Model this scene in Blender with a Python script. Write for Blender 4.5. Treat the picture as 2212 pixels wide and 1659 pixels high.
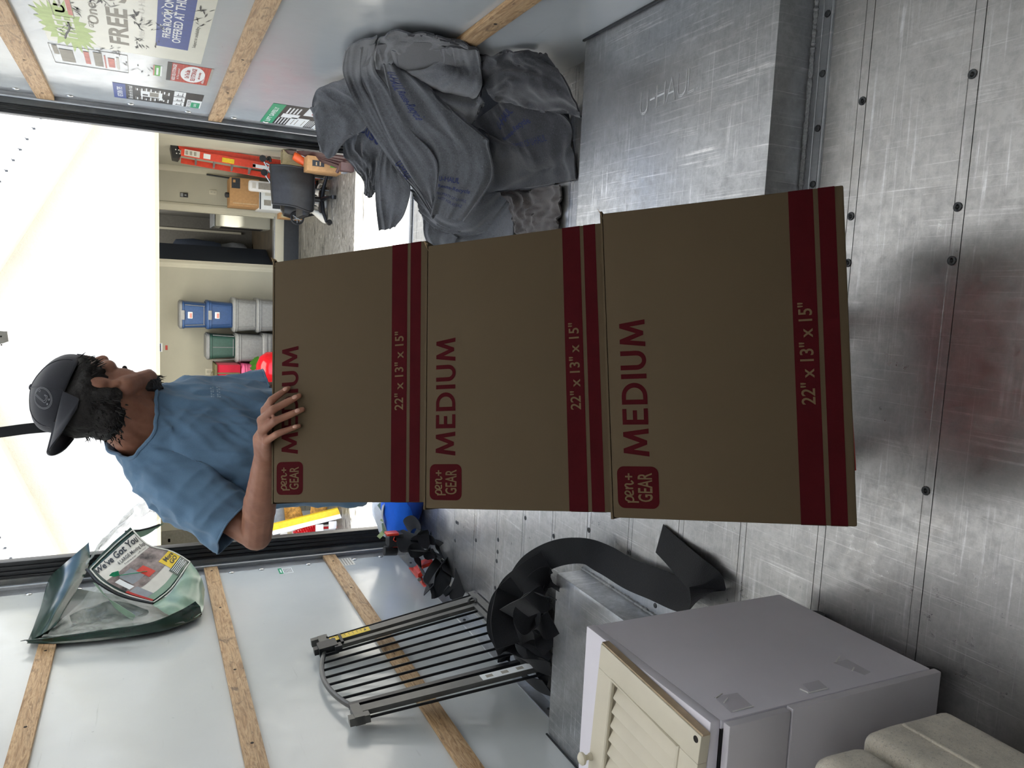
import bpy, bmesh, math, random
from mathutils import Vector, Matrix, noise
from mathutils.bvhtree import BVHTree
random.seed(7)
SC = bpy.context.scene
for o in list(bpy.data.objects):
    bpy.data.objects.remove(o, do_unlink=True)
COL = SC.collection

# ------------------------------------------------------------------ camera
# world: X to the right across the truck, Y out towards the rear door, Z up, truck floor at z = 0
EYE = Vector((0, 0, 1.45))
RIGHT = Vector((0.99258492, 0.12133501, -0.00727978))
DOWN = Vector((0.04588907, -0.4295084, -0.90189618))
FWD = Vector((-0.11255831, 0.89487449, -0.43189151))
FOC = 1660.0
cam = bpy.data.cameras.new('camera')
cam.sensor_width = 36.0
cam.lens = FOC / 2212 * 36
cam.clip_start = 0.02
cam_o = bpy.data.objects.new('camera', cam)
COL.objects.link(cam_o)
m = Matrix.Identity(4)
for i in range(3):                       # the phone was held sideways: image right is world down
    m[i][0], m[i][1], m[i][2], m[i][3] = DOWN[i], RIGHT[i], -FWD[i], EYE[i]
cam_o.matrix_world = m
SC.camera = cam_o

# ------------------------------------------------------------------ light
SC.view_settings.view_transform = 'Standard'
SC.view_settings.look = 'None'
SC.view_settings.exposure = 0.35
SC.view_settings.gamma = 1.0
SC.view_settings.use_curve_mapping = False
W = bpy.data.worlds.new('sky'); SC.world = W; W.use_nodes = True
nt = W.node_tree; nt.nodes.clear()
sky = nt.nodes.new('ShaderNodeTexSky'); sky.sky_type = 'NISHITA'
sky.sun_disc = False; sky.sun_elevation = math.radians(66); sky.sun_rotation = math.radians(200)
sky.air_density = 1.0; sky.dust_density = 2.5
bg = nt.nodes.new('ShaderNodeBackground'); bg.inputs[1].default_value = 0.42
wo = nt.nodes.new('ShaderNodeOutputWorld')
nt.links.new(sky.outputs[0], bg.inputs[0]); nt.links.new(bg.outputs[0], wo.inputs[0])

def lamp(name, kind, loc, rot, energy, color=(1, 1, 1), **kw):
    l = bpy.data.lights.new(name, kind); l.energy = energy; l.color = color
    for k, v in kw.items(): setattr(l, k, v)
    o = bpy.data.objects.new(name, l); COL.objects.link(o)
    o.location = loc; o.rotation_euler = rot
    return o
lamp('sun', 'SUN', (0, 0, 20), (math.radians(23), 0, math.radians(-64)), 20.0, (1, .985, .96), angle=0.01)
lamp('garage_fill_light', 'AREA', (-0.9, 11.0, 1.72), (0, 0, 0), 60, (1, .95, .86), shape='RECTANGLE', size=2.4, size_y=1.6, specular_factor=.1)  # added fill light to brighten the garage, no fixture seen

lamp('hall_fill_light', 'AREA', (.6, 15.0, 1.95), (0, 0, 0), 14, (1, .95, .88), shape='DISK', size=.4, specular_factor=.1)  # added to lift the dark hall, no lamp is visible there

# ------------------------------------------------------------------ points measured on known planes
def ray(px, py):
    return RIGHT * ((1659 - py) - 829.5) + DOWN * (px - 1106.0) + FWD * FOC
def atz(px, py, z=0.0):
    d = ray(px, py); return EYE + d * ((z - EYE.z) / d.z)
def atx(px, py, x):
    d = ray(px, py); return EYE + d * (x / d.x)
def aty(px, py, y):
    d = ray(px, py); return EYE + d * (y / d.y)
def atp(px, py, p0, n):
    d = ray(px, py); return EYE + d * ((p0 - EYE).dot(n) / d.dot(n))

# ------------------------------------------------------------------ materials
def lin(c):
    if isinstance(c, str):
        c = [int(c[i:i + 2], 16) / 255 for i in (0, 2, 4)]
        return tuple(x / 12.92 if x <= .04045 else ((x + .055) / 1.055) ** 2.4 for x in c) + (1,)
    return tuple(c) + (1,)
class NT:
    def __init__(s, name):
        s.m = bpy.data.materials.new(name); s.m.use_nodes = True
        s.t = s.m.node_tree; s.b = s.t.nodes['Principled BSDF']
        s.co = None
    def n(s, kind, ins=None, **kw):
        x = s.t.nodes.new(kind)
        for k, v in kw.items(): setattr(x, k, v)
        for k, v in (ins or {}).items():
            if hasattr(v, 'links') and hasattr(v, 'node'): s.t.links.new(v, x.inputs[k])
            else: x.inputs[k].default_value = v
        return x
    def coord(s, scale=(1, 1, 1), rot=(0, 0, 0), kind='Object'):
        c = s.n('ShaderNodeTexCoord')
        mp = s.n('ShaderNodeMapping', {'Vector': c.outputs[kind], 'Scale': scale, 'Rotation': rot})
        return mp.outputs[0]
    def noise(s, vec, scale, detail=4, rough=.6, dist=0.0):
        return s.n('ShaderNodeTexNoise', {'Vector': vec, 'Scale': scale, 'Detail': detail, 'Roughness': rough, 'Distortion': dist}).outputs[0]
    def ramp(s, fac, stops):
        r = s.n('ShaderNodeValToRGB', {'Fac': fac}); e = r.color_ramp.elements
        while len(e) < len(stops): e.new(.5)
        for i, (p, c) in enumerate(stops):
            e[i].position = p; e[i].color = c if len(c) == 4 else tuple(c) + (1,)
        return r.outputs[0]
    def mix(s, fac, a, b, mode='MIX'):
        x = s.n('ShaderNodeMix', data_type='RGBA', blend_type=mode)
        for i, v in ((0, fac), (6, a), (7, b)):
            if hasattr(v, 'links') and hasattr(v, 'node'): s.t.links.new(v, x.inputs[i])
            else: x.inputs[i].default_value = v
        return x.outputs[2]
    def maprange(s, v, a, b, c, d):
        return s.n('ShaderNodeMapRange', {'Value': v, 'From Min': a, 'From Max': b, 'To Min': c, 'To Max': d}).outputs[0]
    def set(s, name, v):
        if hasattr(v, 'links') and hasattr(v, 'node'): s.t.links.new(v, s.b.inputs[name])
        else: s.b.inputs[name].default_value = v
    def bump(s, h, strength=.3, dist=.01):
        s.set('Normal', s.n('ShaderNodeBump', {'Height': h, 'Strength': strength, 'Distance': dist}).outputs[0])
def plain(name, col, rough=.5, metal=0.0, grain=0.06, scale=30, bump=0.0, sheen=0.0, spec=.5, alpha=1.0, trans=0.0):
    n = NT(name); c = lin(col)
    v = n.coord()
    f = n.noise(v, scale, 5)
    d = tuple(max(0, x * (1 - grain * 2)) for x in c[:3]) + (1,)
    l = tuple(min(1, x * (1 + grain * 2)) for x in c[:3]) + (1,)
    n.set('Base Color', n.ramp(f, [(.3, d), (.7, l)]))
    n.set('Roughness', rough); n.set('Metallic', metal); n.set('Specular IOR Level', spec)
    if bump: n.bump(f, bump, .004)
    if sheen: n.set('Sheen Weight', sheen); n.set('Sheen Roughness', .5)
    if trans: n.set('Transmission Weight', trans); n.set('IOR', 1.2)
    if alpha < 1: n.set('Alpha', alpha)
    return n.m
MAT = {}
def M(key):
    return MAT[key]

# ------------------------------------------------------------------ mesh helpers
class MB:
    """collects shapes of ONE part, in world coordinates"""
    def __init__(s):
        s.v = []; s.f = []; s.sm = []
    def add(s, verts, faces, smooth=False):
        o = len(s.v); s.v += [Vector(v) for v in verts]
        for f in faces: s.f.append([i + o for i in f]); s.sm.append(smooth)
        return s
    def box(s, c, size, R=None, bev=0.0):
        hx, hy, hz = [x / 2 for x in size]; c = Vector(c)
        if bev <= 0:
            vs = [Vector((x, y, z)) for x in (-hx, hx) for y in (-hy, hy) for z in (-hz, hz)]
            fs = [(0, 1, 3, 2), (4, 6, 7, 5), (0, 4, 5, 1), (2, 3, 7, 6), (0, 2, 6, 4), (1, 5, 7, 3)]
            if R is not None: vs = [R @ v for v in vs]
            return s.add([v + c for v in vs], fs)
        bm = bmesh.new(); bmesh.ops.create_cube(bm, size=1)
        for v in bm.verts: v.co = Vector((v.co.x * size[0], v.co.y * size[1], v.co.z * size[2]))
        bmesh.ops.bevel(bm, geom=bm.edges[:], offset=min(bev, min(size) * .45), segments=2, profile=.6, affect='EDGES')
        return s._bm(bm, c, R)
    def _bm(s, bm, c=Vector(), R=None, smooth=True):
        bm.verts.index_update()
        vs = [v.co.copy() for v in bm.verts]
        if R is not None: vs = [R @ v for v in vs]
        s.add([v + Vector(c) for v in vs], [[v.index for v in f.verts] for f in bm.faces], smooth)
        bm.free(); return s
    def cbox(s, lo, hi, bev=0.0):
        lo, hi = Vector(lo), Vector(hi)
        return s.box((lo + hi) / 2, [abs(x) for x in (hi - lo)], None, bev)
    def hexa(s, q0, q1):
        """hexahedron between two quads"""
        return s.add(list(q0) + list(q1), [(3, 2, 1, 0), (4, 5, 6, 7), (0, 1, 5, 4), (1, 2, 6, 5), (2, 3, 7, 6), (3, 0, 4, 7)])
    def tube(s, pts, r, seg=8, closed=False, caps=True, flat=1.0):
        pts = [Vector(p) for p in pts]; n = len(pts)
        rs = r if isinstance(r, (list, tuple)) else [r] * n
        ref = None; vs = []
        for i, p in enumerate(pts):
            a = pts[(i - 1) % n] if (i or closed) else p
            b = pts[(i + 1) % n] if (i < n - 1 or closed) else p
            t = (b - a)
            t = t.normalized() if t.length > 1e-9 else Vector((0, 0, 1))
            if ref is None: ref = t.orthogonal().normalized()
            ref = (ref - t * ref.dot(t))
            ref = ref.normalized() if ref.length > 1e-6 else t.orthogonal().normalized()
            u = t.cross(ref)
            for k in range(seg):
                an = 2 * math.pi * k / seg
                vs.append(p + ref * math.cos(an) * rs[i] + u * math.sin(an) * rs[i] * flat)
        fs = []
        for i in range(n if closed else n - 1):
            j = (i + 1) % n
            for k in range(seg):
                l = (k + 1) % seg
                fs.append((i * seg + k, i * seg + l, j * seg + l, j * seg + k))
        if caps and not closed:
            fs.append(tuple(range(seg - 1, -1, -1))); fs.append(tuple((n - 1) * seg + k for k in range(seg)))
        return s.add(vs, fs, True)
    def cyl(s, a, b, r0, r1=None, seg=16):
        return s.tube([a, b], [r0, r0 if r1 is None else r1], seg)
    def lathe(s, prof, base=(0, 0, 0), R=None, seg=24):
        """prof = (r, z) pairs"""
        vs = []; fs = []; n = len(prof)
        for r, z in prof:
            for k in range(seg):
                a = 2 * math.pi * k / seg
                v = Vector((r * math.cos(a), r * math.sin(a), z))
                if R is not None: v = R @ v
                vs.append(v + Vector(base))
        for i in range(n - 1):
            for k in range(seg):
                l = (k + 1) % seg
                fs.append((i * seg + k, i * seg + l, (i + 1) * seg + l, (i + 1) * seg + k))
        fs.append(tuple(range(seg - 1, -1, -1))); fs.append(tuple((n - 1) * seg + k for k in range(seg)))
        return s.add(vs, fs, True)
    def ell(s, c, r, R=None, seg=20, rings=12):
        vs = []; fs = []
        for i in range(rings + 1):
            t = math.pi * i / rings
            for k in range(seg):
                a = 2 * math.pi * k / seg
                v = Vector((r[0] * math.sin(t) * math.cos(a), r[1] * math.sin(t) * math.sin(a), r[2] * math.cos(t)))
                if R is not None: v = R @ v
                vs.append(v + Vector(c))
        for i in range(rings):
            for k in range(seg):
                l = (k + 1) % seg
                fs.append((i * seg + k, (i + 1) * seg + k, (i + 1) * seg + l, i * seg + l))
        return s.add(vs, fs, True)
    def cap(s, a, b, r0, r1, seg=14):
        """tapered capsule"""
        s.tube([a, b], [r0, r1], seg); s.ell(a, (r0,) * 3, None, seg, 8); s.ell(b, (r1,) * 3, None, seg, 8); return s
    def rings(s, rings, smooth=True):
        """loft closed rings of equal length, capped"""
        n = len(rings[0]); vs = [v for r in rings for v in r]; fs = []
        for i in range(len(rings) - 1):
            for k in range(n):
                l = (k + 1) % n
                fs.append((i * n + k, i * n + l, (i + 1) * n + l, (i + 1) * n + k))
        fs.append(tuple(range(n - 1, -1, -1))); fs.append(tuple((len(rings) - 1) * n + k for k in range(n)))
        return s.add(vs, fs, smooth)
    def prism(s, poly, off):
        n = len(poly); off = Vector(off)
        vs = [Vector(p) for p in poly] + [Vector(p) + off for p in poly]
        fs = [tuple(range(n - 1, -1, -1)), tuple(range(n, 2 * n))]
        fs += [(k, (k + 1) % n, n + (k + 1) % n, n + k) for k in range(n)]
        return s.add(vs, fs)
    def quad(s, a, b, c, d, th, nrm=None):
        a, b, c, d = map(Vector, (a, b, c, d))
        nn = (b - a).cross(d - a).normalized() if nrm is None else Vector(nrm).normalized()
        return s.hexa([a, b, c, d], [p + nn * th for p in (a, b, c, d)])
def wloc(o):
    p = Vector((0, 0, 0))
    while o is not None: p += Vector(o.location); o = o.parent
    return p
def mesh_of(mb, name):
    me = bpy.data.meshes.new(name)
    me.from_pydata([tuple(v) for v in mb.v], [], mb.f)
    me.polygons.foreach_set('use_smooth', mb.sm)
    me.update()
    bm = bmesh.new(); bm.from_mesh(me); bmesh.ops.recalc_face_normals(bm, faces=bm.faces[:]); bm.to_mesh(me); bm.free()
    return me
def ob(name, mb, mat, parent=None, label=None, autosmooth=True):
    """link one mesh object; vertices are given in world coordinates"""
    me = mb if isinstance(mb, bpy.types.Mesh) else mesh_of(mb, name)
    me.materials.clear()
    for k in (mat if isinstance(mat, (list, tuple)) else [mat]): me.materials.append(M(k) if isinstance(k, str) else k)
    o = bpy.data.objects.new(name, me); COL.objects.link(o)
    if parent is not None:
        o.parent = parent; p = wloc(parent)
        if p.length > 0: me.transform(Matrix.Translation(-p))
    else:
        c = Vector((0, 0, 0)); n = len(me.vertices)
        xs = [v.co for v in me.vertices]
        c = Vector(((min(v.x for v in xs) + max(v.x for v in xs)) / 2, (min(v.y for v in xs) + max(v.y for v in xs)) / 2, min(v.z for v in xs)))
        me.transform(Matrix.Translation(-c)); o.location = c
    if autosmooth and isinstance(mb, MB) and any(mb.sm):
        md = None
        try: me.set_sharp_from_angle(angle=math.radians(40))
        except Exception: pass
    if label: o['label'] = label
    return o
def thing(name, label, cat, loc=(0, 0, 0), group=None):
    o = bpy.data.objects.new(name, None); COL.objects.link(o)
    o.location = loc; o.empty_display_size = .05
    o['label'] = label; o['category'] = cat
    if group: o['group'] = group
    return o
def tag(o, label, cat, group=None):
    o['label'] = label; o['category'] = cat
    if group: o['group'] = group
    return o
def struct(o):
    o['kind'] = 'structure'; return o
def dup(root, loc, rotz=None, label=None, group=None):
    r = root.copy(); COL.objects.link(r); r.location = loc
    if rotz is not None: r.rotation_euler = (0, 0, rotz)
    if label: r['label'] = label
    if group: r['group'] = group
    for ch in list(root.children):
        c = ch.copy(); COL.objects.link(c); c.parent = r
        for g in list(ch.children):
            d = g.copy(); COL.objects.link(d); d.parent = c
    return r
def text2d(body, size=1.0, bold=0.0, depth=0.0, outline=0.0, spacing=1.0, shear=0.0, align='LEFT'):
    """lettering as a flat mesh in XY (baseline at y=0)"""
    c = bpy.data.curves.new('t', 'FONT'); c.body = body; c.size = size; c.offset = bold; c.space_character = spacing
    c.shear = shear; c.align_x = align; c.resolution_u = 3
    if outline: c.fill_mode = 'NONE'; c.bevel_depth = outline; c.bevel_resolution = 1
    else: c.extrude = depth
    o = bpy.data.objects.new('t', c)
    me = bpy.data.meshes.new_from_object(o)
    vs = [v.co.copy() for v in me.vertices]; fs = [list(p.vertices) for p in me.polygons]
    bpy.data.objects.remove(o); bpy.data.curves.remove(c); bpy.data.meshes.remove(me)
    return vs, fs
def fit(vs, x0, x1, y0, y1):
    """stretch 2D verts into the rectangle"""
    a, b = min(v.x for v in vs), max(v.x for v in vs); c, d = min(v.y for v in vs), max(v.y for v in vs)
    return [Vector((x0 + (v.x - a) / max(1e-9, b - a) * (x1 - x0), y0 + (v.y - c) / max(1e-9, d - c) * (y1 - y0), v.z)) for v in vs]
def print_on(mb, vs, fs, fn):
    mb.add([fn(v.x, v.y, v.z) for v in vs], fs); return mb
def remesh(mb, voxel, smooth=3, name='r', factor=.5):
    """one continuous surface out of overlapping volumes"""
    me = mesh_of(mb, name); o = bpy.data.objects.new(name, me); COL.objects.link(o)
    r = o.modifiers.new('r', 'REMESH'); r.mode = 'VOXEL'; r.voxel_size = voxel; r.use_smooth_shade = True
    if smooth:
        s = o.modifiers.new('s', 'SMOOTH'); s.iterations = smooth; s.factor = factor
    bpy.context.view_layer.update()
    dg = bpy.context.evaluated_depsgraph_get()
    res = bpy.data.meshes.new_from_object(o.evaluated_get(dg))
    bpy.data.objects.remove(o); bpy.data.meshes.remove(me)
    res.name = name
    for p in res.polygons: p.use_smooth = True
    return res
def displace(me, fn):
    """move every vertex along its normal by fn(position)"""
    ns = [v.normal.copy() for v in me.vertices]; cs = [v.co.copy() for v in me.vertices]
    flat = []
    for p, n in zip(cs, ns): flat.extend(p + n * fn(p))
    me.vertices.foreach_set('co', flat); me.update()
def bvh(me):
    return BVHTree.FromPolygons([v.co.copy() for v in me.vertices], [list(p.vertices) for p in me.polygons])
def cr(p0, p1, p2, p3, t):
    return 0.5 * ((2 * p1) + (p2 - p0) * t + (2 * p0 - 5 * p1 + 4 * p2 - p3) * t * t + (3 * p1 - p0 - 3 * p2 + p3) * t ** 3)
def spline(pts, n):
    pts = [Vector(p) for p in pts]; k = len(pts) - 1; out = []
    for i in range(n + 1):
        x = i / n * k; j = min(int(x), k - 1); t = x - j
        out.append(cr(pts[max(j - 1, 0)], pts[j], pts[j + 1], pts[min(j + 2, k)], t))
    return out
class Sheet:
    """a cloth surface through a grid of points; folds added along its normals, real thickness"""
    def __init__(s, grid, nu=40, nv=40):
        rows = [spline(r, nu) for r in grid]
        cols = [spline([r[i] for r in rows], nv) for i in range(nu + 1)]
        s.g = [[cols[i][j] for i in range(nu + 1)] for j in range(nv + 1)]; s.nu, s.nv = nu, nv
    def normal(s, i, j):
        a = s.g[j][min(i + 1, s.nu)] - s.g[j][max(i - 1, 0)]; b = s.g[min(j + 1, s.nv)][i] - s.g[max(j - 1, 0)][i]
        n = a.cross(b); n = n.normalized() if n.length > 1e-12 else Vector((0, 0, 1))
        return n if n.dot(EYE - s.g[j][i]) > 0 else -n
    def folds(s, amp, freq, du=1.0, dv=.25, seed=0):
        ns = [[s.normal(i, j) for i in range(s.nu + 1)] for j in range(s.nv + 1)]
        for j in range(s.nv + 1):
            for i in range(s.nu + 1):
                u, v = i / s.nu, j / s.nv
                q = Vector((u * freq * du + seed * 3.7, v * freq * dv + seed * 1.3, seed))
                h = noise.noise(q + Vector((noise.noise(q * .7), noise.noise(q * .9 + Vector((5, 2, 1))), 0)) * .5)
                h = (1 - abs(h) * 2) * .6 + .4 * noise.noise(q * 2.3)
                s.g[j][i] = s.g[j][i] + ns[j][i] * amp * h
        return s
    def at(s, u, v, off=0.0):
        x = min(max(u, 0), .9999) * s.nu; y = min(max(v, 0), .9999) * s.nv; i, j = int(x), int(y); a, b = x - i, y - j
        g = s.g
        p = (g[j][i] * (1 - a) + g[j][i + 1] * a) * (1 - b) + (g[j + 1][i] * (1 - a) + g[j + 1][i + 1] * a) * b
        return p + s.normal(i, j) * off
    def into(s, mb, th=.006, edge=0.0):
        nu, nv = s.nu, s.nv
        top = [s.g[j][i] for j in range(nv + 1) for i in range(nu + 1)]
        bot = [s.g[j][i] - s.normal(i, j) * th for j in range(nv + 1) for i in range(nu + 1)]
        n = len(top); fs = []
        id_ = lambda i, j: j * (nu + 1) + i
        for j in range(nv):
            for i in range(nu):
                q = (id_(i, j), id_(i + 1, j), id_(i + 1, j + 1), id_(i, j + 1)); fs.append(q); fs.append(tuple(n + k for k in reversed(q)))
        ring = [id_(i, 0) for i in range(nu)] + [id_(nu, j) for j in range(nv)] + [id_(i, nv) for i in range(nu, 0, -1)] + [id_(0, j) for j in range(nv, 0, -1)]
        for k in range(len(ring)):
            a, b = ring[k], ring[(k + 1) % len(ring)]; fs.append((b, a, n + a, n + b))
        mb.add(top + bot, fs, True); return mb
def ribbon(mb, pts, widths, width, th=.0025, n=40):
    """webbing: path points + width direction at every point"""
    P = spline(pts, n); Wd = spline(widths, n)
    L = []
    for i, (p, w) in enumerate(zip(P, Wd)):
        t = (P[min(i + 1, n)] - P[max(i - 1, 0)]).normalized(); w = Vector(w); w = (w - t * w.dot(t))
        w = w.normalized() if w.length > 1e-6 else t.orthogonal().normalized()
        nn = t.cross(w); h = w * width / 2
        L.append([p - h + nn * th / 2, p + h + nn * th / 2, p + h - nn * th / 2, p - h - nn * th / 2])
    return mb.rings(L)
# ------------------------------------------------------------------ procedural materials
def metal_mat(name, base='9fa2a4', rough=.42, scratch=1.0, dirt=.35, rot=0.0, met=.85):
    n = NT(name); c = lin(base)
    v = n.coord((1, 1, 1), (0, 0, rot)); 
    big = n.noise(v, 3.0, 6, .7)
    fine = n.noise(v, 60, 6, .75)
    msk = n.noise(n.coord((1, 1, 1), (.3, .1, .8)), 5.0, 4, .6)
    st1 = n.noise(n.coord((70, 2.2, 2.2), (0, 0, .55 + rot)), 1.0, 5, .75, .25)
    st2 = n.noise(n.coord((2.0, 85, 2.0), (0, 0, -1.05 + rot)), 1.0, 5, .75, .3)
    spots = n.noise(v, 9, 8, .8, 1.0)
    col = n.ramp(big, [(.3, tuple(x * .78 for x in c[:3])), (.7, tuple(min(1, x * 1.12) for x in c[:3]))])
    col = n.mix(n.n('ShaderNodeMath', {0: n.maprange(st1, .55, .70, 0, .75 * scratch), 1: n.maprange(msk, .45, .6, 0, 1)}, operation='MULTIPLY').outputs[0], col, (.92, .92, .9, 1))
    col = n.mix(n.n('ShaderNodeMath', {0: n.maprange(st2, .55, .70, 0, .75 * scratch), 1: n.maprange(msk, .55, .4, 0, 1)}, operation='MULTIPLY').outputs[0], col, (.92, .93, .94, 1))
    col = n.mix(n.maprange(n.noise(n.coord((1, 1, 1), (.7, .2, .4)), 2.6, 6, .7, .6), .52, .72, 0, dirt * 1.3), col, (.34, .31, .265, 1))
    col = n.mix(n.maprange(spots, .56, .75, 0, dirt), col, (.13, .125, .11, 1))
    mot = n.noise(n.coord((1, 1, 1), (.2, .9, .1)), 32, 8, .8)
    col = n.mix(n.maprange(mot, .42, .66, 0, .38 * scratch), col, (.22, .22, .215, 1))
    th = n.noise(n.coord((230, 2.5, 2.5), (0, 0, .15 + rot)), 1.0, 4, .7, .15); tv = n.noise(n.coord((2.5, 200, 2.5), (0, 0, .3 + rot)), 1.0, 4, .7, .15)
    col = n.mix(n.maprange(th, .6, .72, 0, .45 * scratch), col, (.97, .97, .96, 1))
    col = n.mix(n.maprange(tv, .62, .74, 0, .45 * scratch), col, (.97, .97, .96, 1))
    n.set('Base Color', col); n.set('Metallic', met)
    r = n.n('ShaderNodeMath', {0: n.maprange(big, .3, .7, rough - .06, rough + .06), 1: n.maprange(mot, .35, .7, -.06, .12)}, operation='ADD').outputs[0]
    n.set('Roughness', r)
    h = n.n('ShaderNodeMath', {0: fine, 1: st1}, operation='ADD').outputs[0]
    n.bump(h, .05 * scratch, .003)
    return n.m
MAT['floor_metal'] = metal_mat('floor_metal', 'bdbcb9', .34, 1.0, .40, 0, .86)
MAT['well_metal'] = metal_mat('well_metal', 'b4b6b7', .36, 1.2, .18)
MAT['alu'] = metal_mat('alu', 'b9bcbf', .38, .5, .1)
MAT['dark_alu'] = metal_mat('dark_alu', '6c6f70', .45, .4, .2)
MAT['weld'] = plain('weld', '9a9c9c', .55, .8, .15, 200, .6)
MAT['stamp'] = plain('stamped_line', 'dcdedf', .4, .3, .05, 60)
MAT['rivet'] = plain('rivet', '4a4c4d', .5, .7, .2, 200)
MAT['rivet_core'] = plain('rivet_core', '151617', .6, .3)
MAT['chrome'] = plain('chrome', 'd8d8d4', .18, .95, .03)

def panel_mat(name, base, seed, scuff):
    n = NT(name); c = lin(base)
    v = n.coord((1, 1, 1), (seed, 0, 0))
    a = n.noise(v, 1.6, 5, .6); b = n.noise(v, 14, 6, .7)
    col = n.ramp(a, [(.3, tuple(x * .93 for x in c[:3])), (.7, c)])
    s = n.noise(n.coord((3, 3, 40), (.5 + seed, .3, 0)), 1.0, 5, .7)
    col = n.mix(n.maprange(s, .66, .8, 0, scuff), col, (.25, .25, .24, 1))
    sp = n.noise(v, 46, 3, .6)
    col = n.mix(n.maprange(sp, .73, .78, 0, scuff), col, (.08, .08, .08, 1))
    n.set('Base Color', col)
    n.set('Roughness', n.maprange(b, .3, .7, .10, .24)); n.set('Specular IOR Level', .55)
    h = n.noise(v, 5.0, 3, .5)
    n.bump(h, .12, .02)
    return n.m
MAT['panel_l'] = panel_mat('panel_left', 'c6cbca', 0.0, .35)
MAT['panel_r'] = panel_mat('panel_right', 'bac0c3', 1.3, .45)
def roof_mat():
    n = NT('fibreglass_roof')
    d = n.n('ShaderNodeBsdfDiffuse', {'Color': (.72, .74, .74, 1)}); t = n.n('ShaderNodeBsdfTranslucent', {'Color': (.56, .56, .555, 1)})
    mx = n.n('ShaderNodeMixShader', {0: .6, 1: d.outputs[0], 2: t.outputs[0]})
    n.t.links.new(mx.outputs[0], n.t.nodes['Material Output'].inputs[0])
    return n.m
MAT['ceiling'] = roof_mat()
def wood_mat():
    n = NT('slat_wood')
    w = n.noise(n.coord((30, 3.5, 30)), 1.0, 6, .7, 2.2)
    g = n.noise(n.coord((160, 6, 160)), 1.0, 5, .75)
    k = n.noise(n.coord((14, 6, 14)), 1.0, 4, .6, 2.5)
    col = n.ramp(w, [(.25, lin('6a4d31')), (.42, lin('a27f56')), (.55, lin('c4a57c')), (.62, lin('96734b')), (.8, lin('b08c62'))])
    col = n.mix(n.maprange(g, .48, .7, 0, .55), col, lin('5f4529'))
    col = n.mix(n.maprange(k, .58, .72, 0, .75), col, lin('4a3421'))
    sc = n.noise(n.coord((70, 20, 70)), 1.0, 6, .85)
    col = n.mix(n.maprange(sc, .6, .75, 0, .75), col, lin('e3d4b8'))
    n.set('Base Color', col); n.set('Roughness', .55); n.bump(g, .3, .003)
    return n.m
MAT['wood'] = wood_mat()
MAT['hole'] = plain('screw_hole', '17110c', .8)
MAT['rubber'] = plain('rubber', '17181a', .45, 0, .15)
MAT['track'] = plain('track_black', '1d1f22', .4, .2, .1)

def card_mat(name, base):
    n = NT(name); c = lin(base)
    fl = n.noise(n.coord((8, 8, 300)), 1.0, 3, .6); b = n.noise(n.coord(), 3, 5, .6)
    col = n.ramp(b, [(.3, tuple(x * .94 for x in c[:3])), (.7, c)])
    n.set('Base Color', col); n.set('Roughness', .75); n.set('Specular IOR Level', .25); n.bump(fl, .04, .002)
    return n.m
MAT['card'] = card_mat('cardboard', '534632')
MAT['card_edge'] = plain('cardboard_edge', 'c9ab82', .8)
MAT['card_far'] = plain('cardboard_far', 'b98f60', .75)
MAT['ink_red'] = plain('ink_red', '40090f', .85, 0, .05, spec=.12)
MAT['ink_card'] = plain('ink_card', '66563f', .85, spec=.12)

def felt_mat(name, base, sc=170):
    n = NT(name); c = lin(base); v = n.coord()
    a = n.noise(v, 12, 6, .7); f = n.noise(v, sc, 4, .8); g = n.noise(n.coord((1, 1, 1), (.4, .2, .9)), sc * .45, 3, .9)
    col = n.ramp(a, [(.3, tuple(x * .75 for x in c[:3])), (.7, tuple(min(1, x * 1.25) for x in c[:3]))])
    col = n.mix(n.maprange(f, .55, .70, 0, .65), col, tuple(min(1, x * 2.6) for x in c[:3]) + (1,))
    col = n.mix(n.maprange(g, .56, .70, 0, .7), col, tuple(x * .3 for x in c[:3]) + (1,))
    n.set('Base Color', col); n.set('Roughness', .95); n.set('Specular IOR Level', .15)
    n.set('Sheen Weight', .35); n.set('Sheen Roughness', .6)
    n.bump(f, .5, .004)
    return n.m
MAT['felt'] = felt_mat('felt_grey', '54575c')
MAT['felt_dark'] = felt_mat('felt_dark', '3b3d42')
MAT['felt_brown'] = felt_mat('felt_warm', '4b4644')
MAT['ink_blue'] = plain('ink_blue', '26305e', .8)
MAT['linen'] = felt_mat('linen_beige', 'd2cab8', 420)
MAT['webbing'] = plain('webbing', '15171b', .75, 0, .25, 300, .3, .12, .25)
def cloth_mat(name, base, sheen=.2, sc=500):
    n = NT(name); c = lin(base); v = n.coord()
    f = n.noise(v, sc, 3, .8); a = n.noise(v, 9, 4, .6)
    col = n.ramp(a, [(.3, tuple(x * .88 for x in c[:3])), (.7, tuple(min(1, x * 1.1) for x in c[:3]))])
    col = n.mix(n.maprange(f, .5, .7, 0, .3), col, tuple(min(1, x * 1.5) for x in c[:3]) + (1,))
    n.set('Base Color', col); n.set('Roughness', .85); n.set('Specular IOR Level', .2); n.set('Sheen Weight', sheen); n.set('Sheen Roughness', .5)
    n.bump(f, .15, .002)
    return n.m
MAT['shirt'] = cloth_mat('shirt_blue', '617f9a')
MAT['shirt_print'] = plain('shirt_print', '9db4c6', .8)
MAT['pants'] = cloth_mat('pants_dark', '1c1e22')
MAT['cap'] = cloth_mat('cap_charcoal', '34363c', .3)
MAT['cap_print'] = plain('cap_print', '8a8d92', .7)
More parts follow.
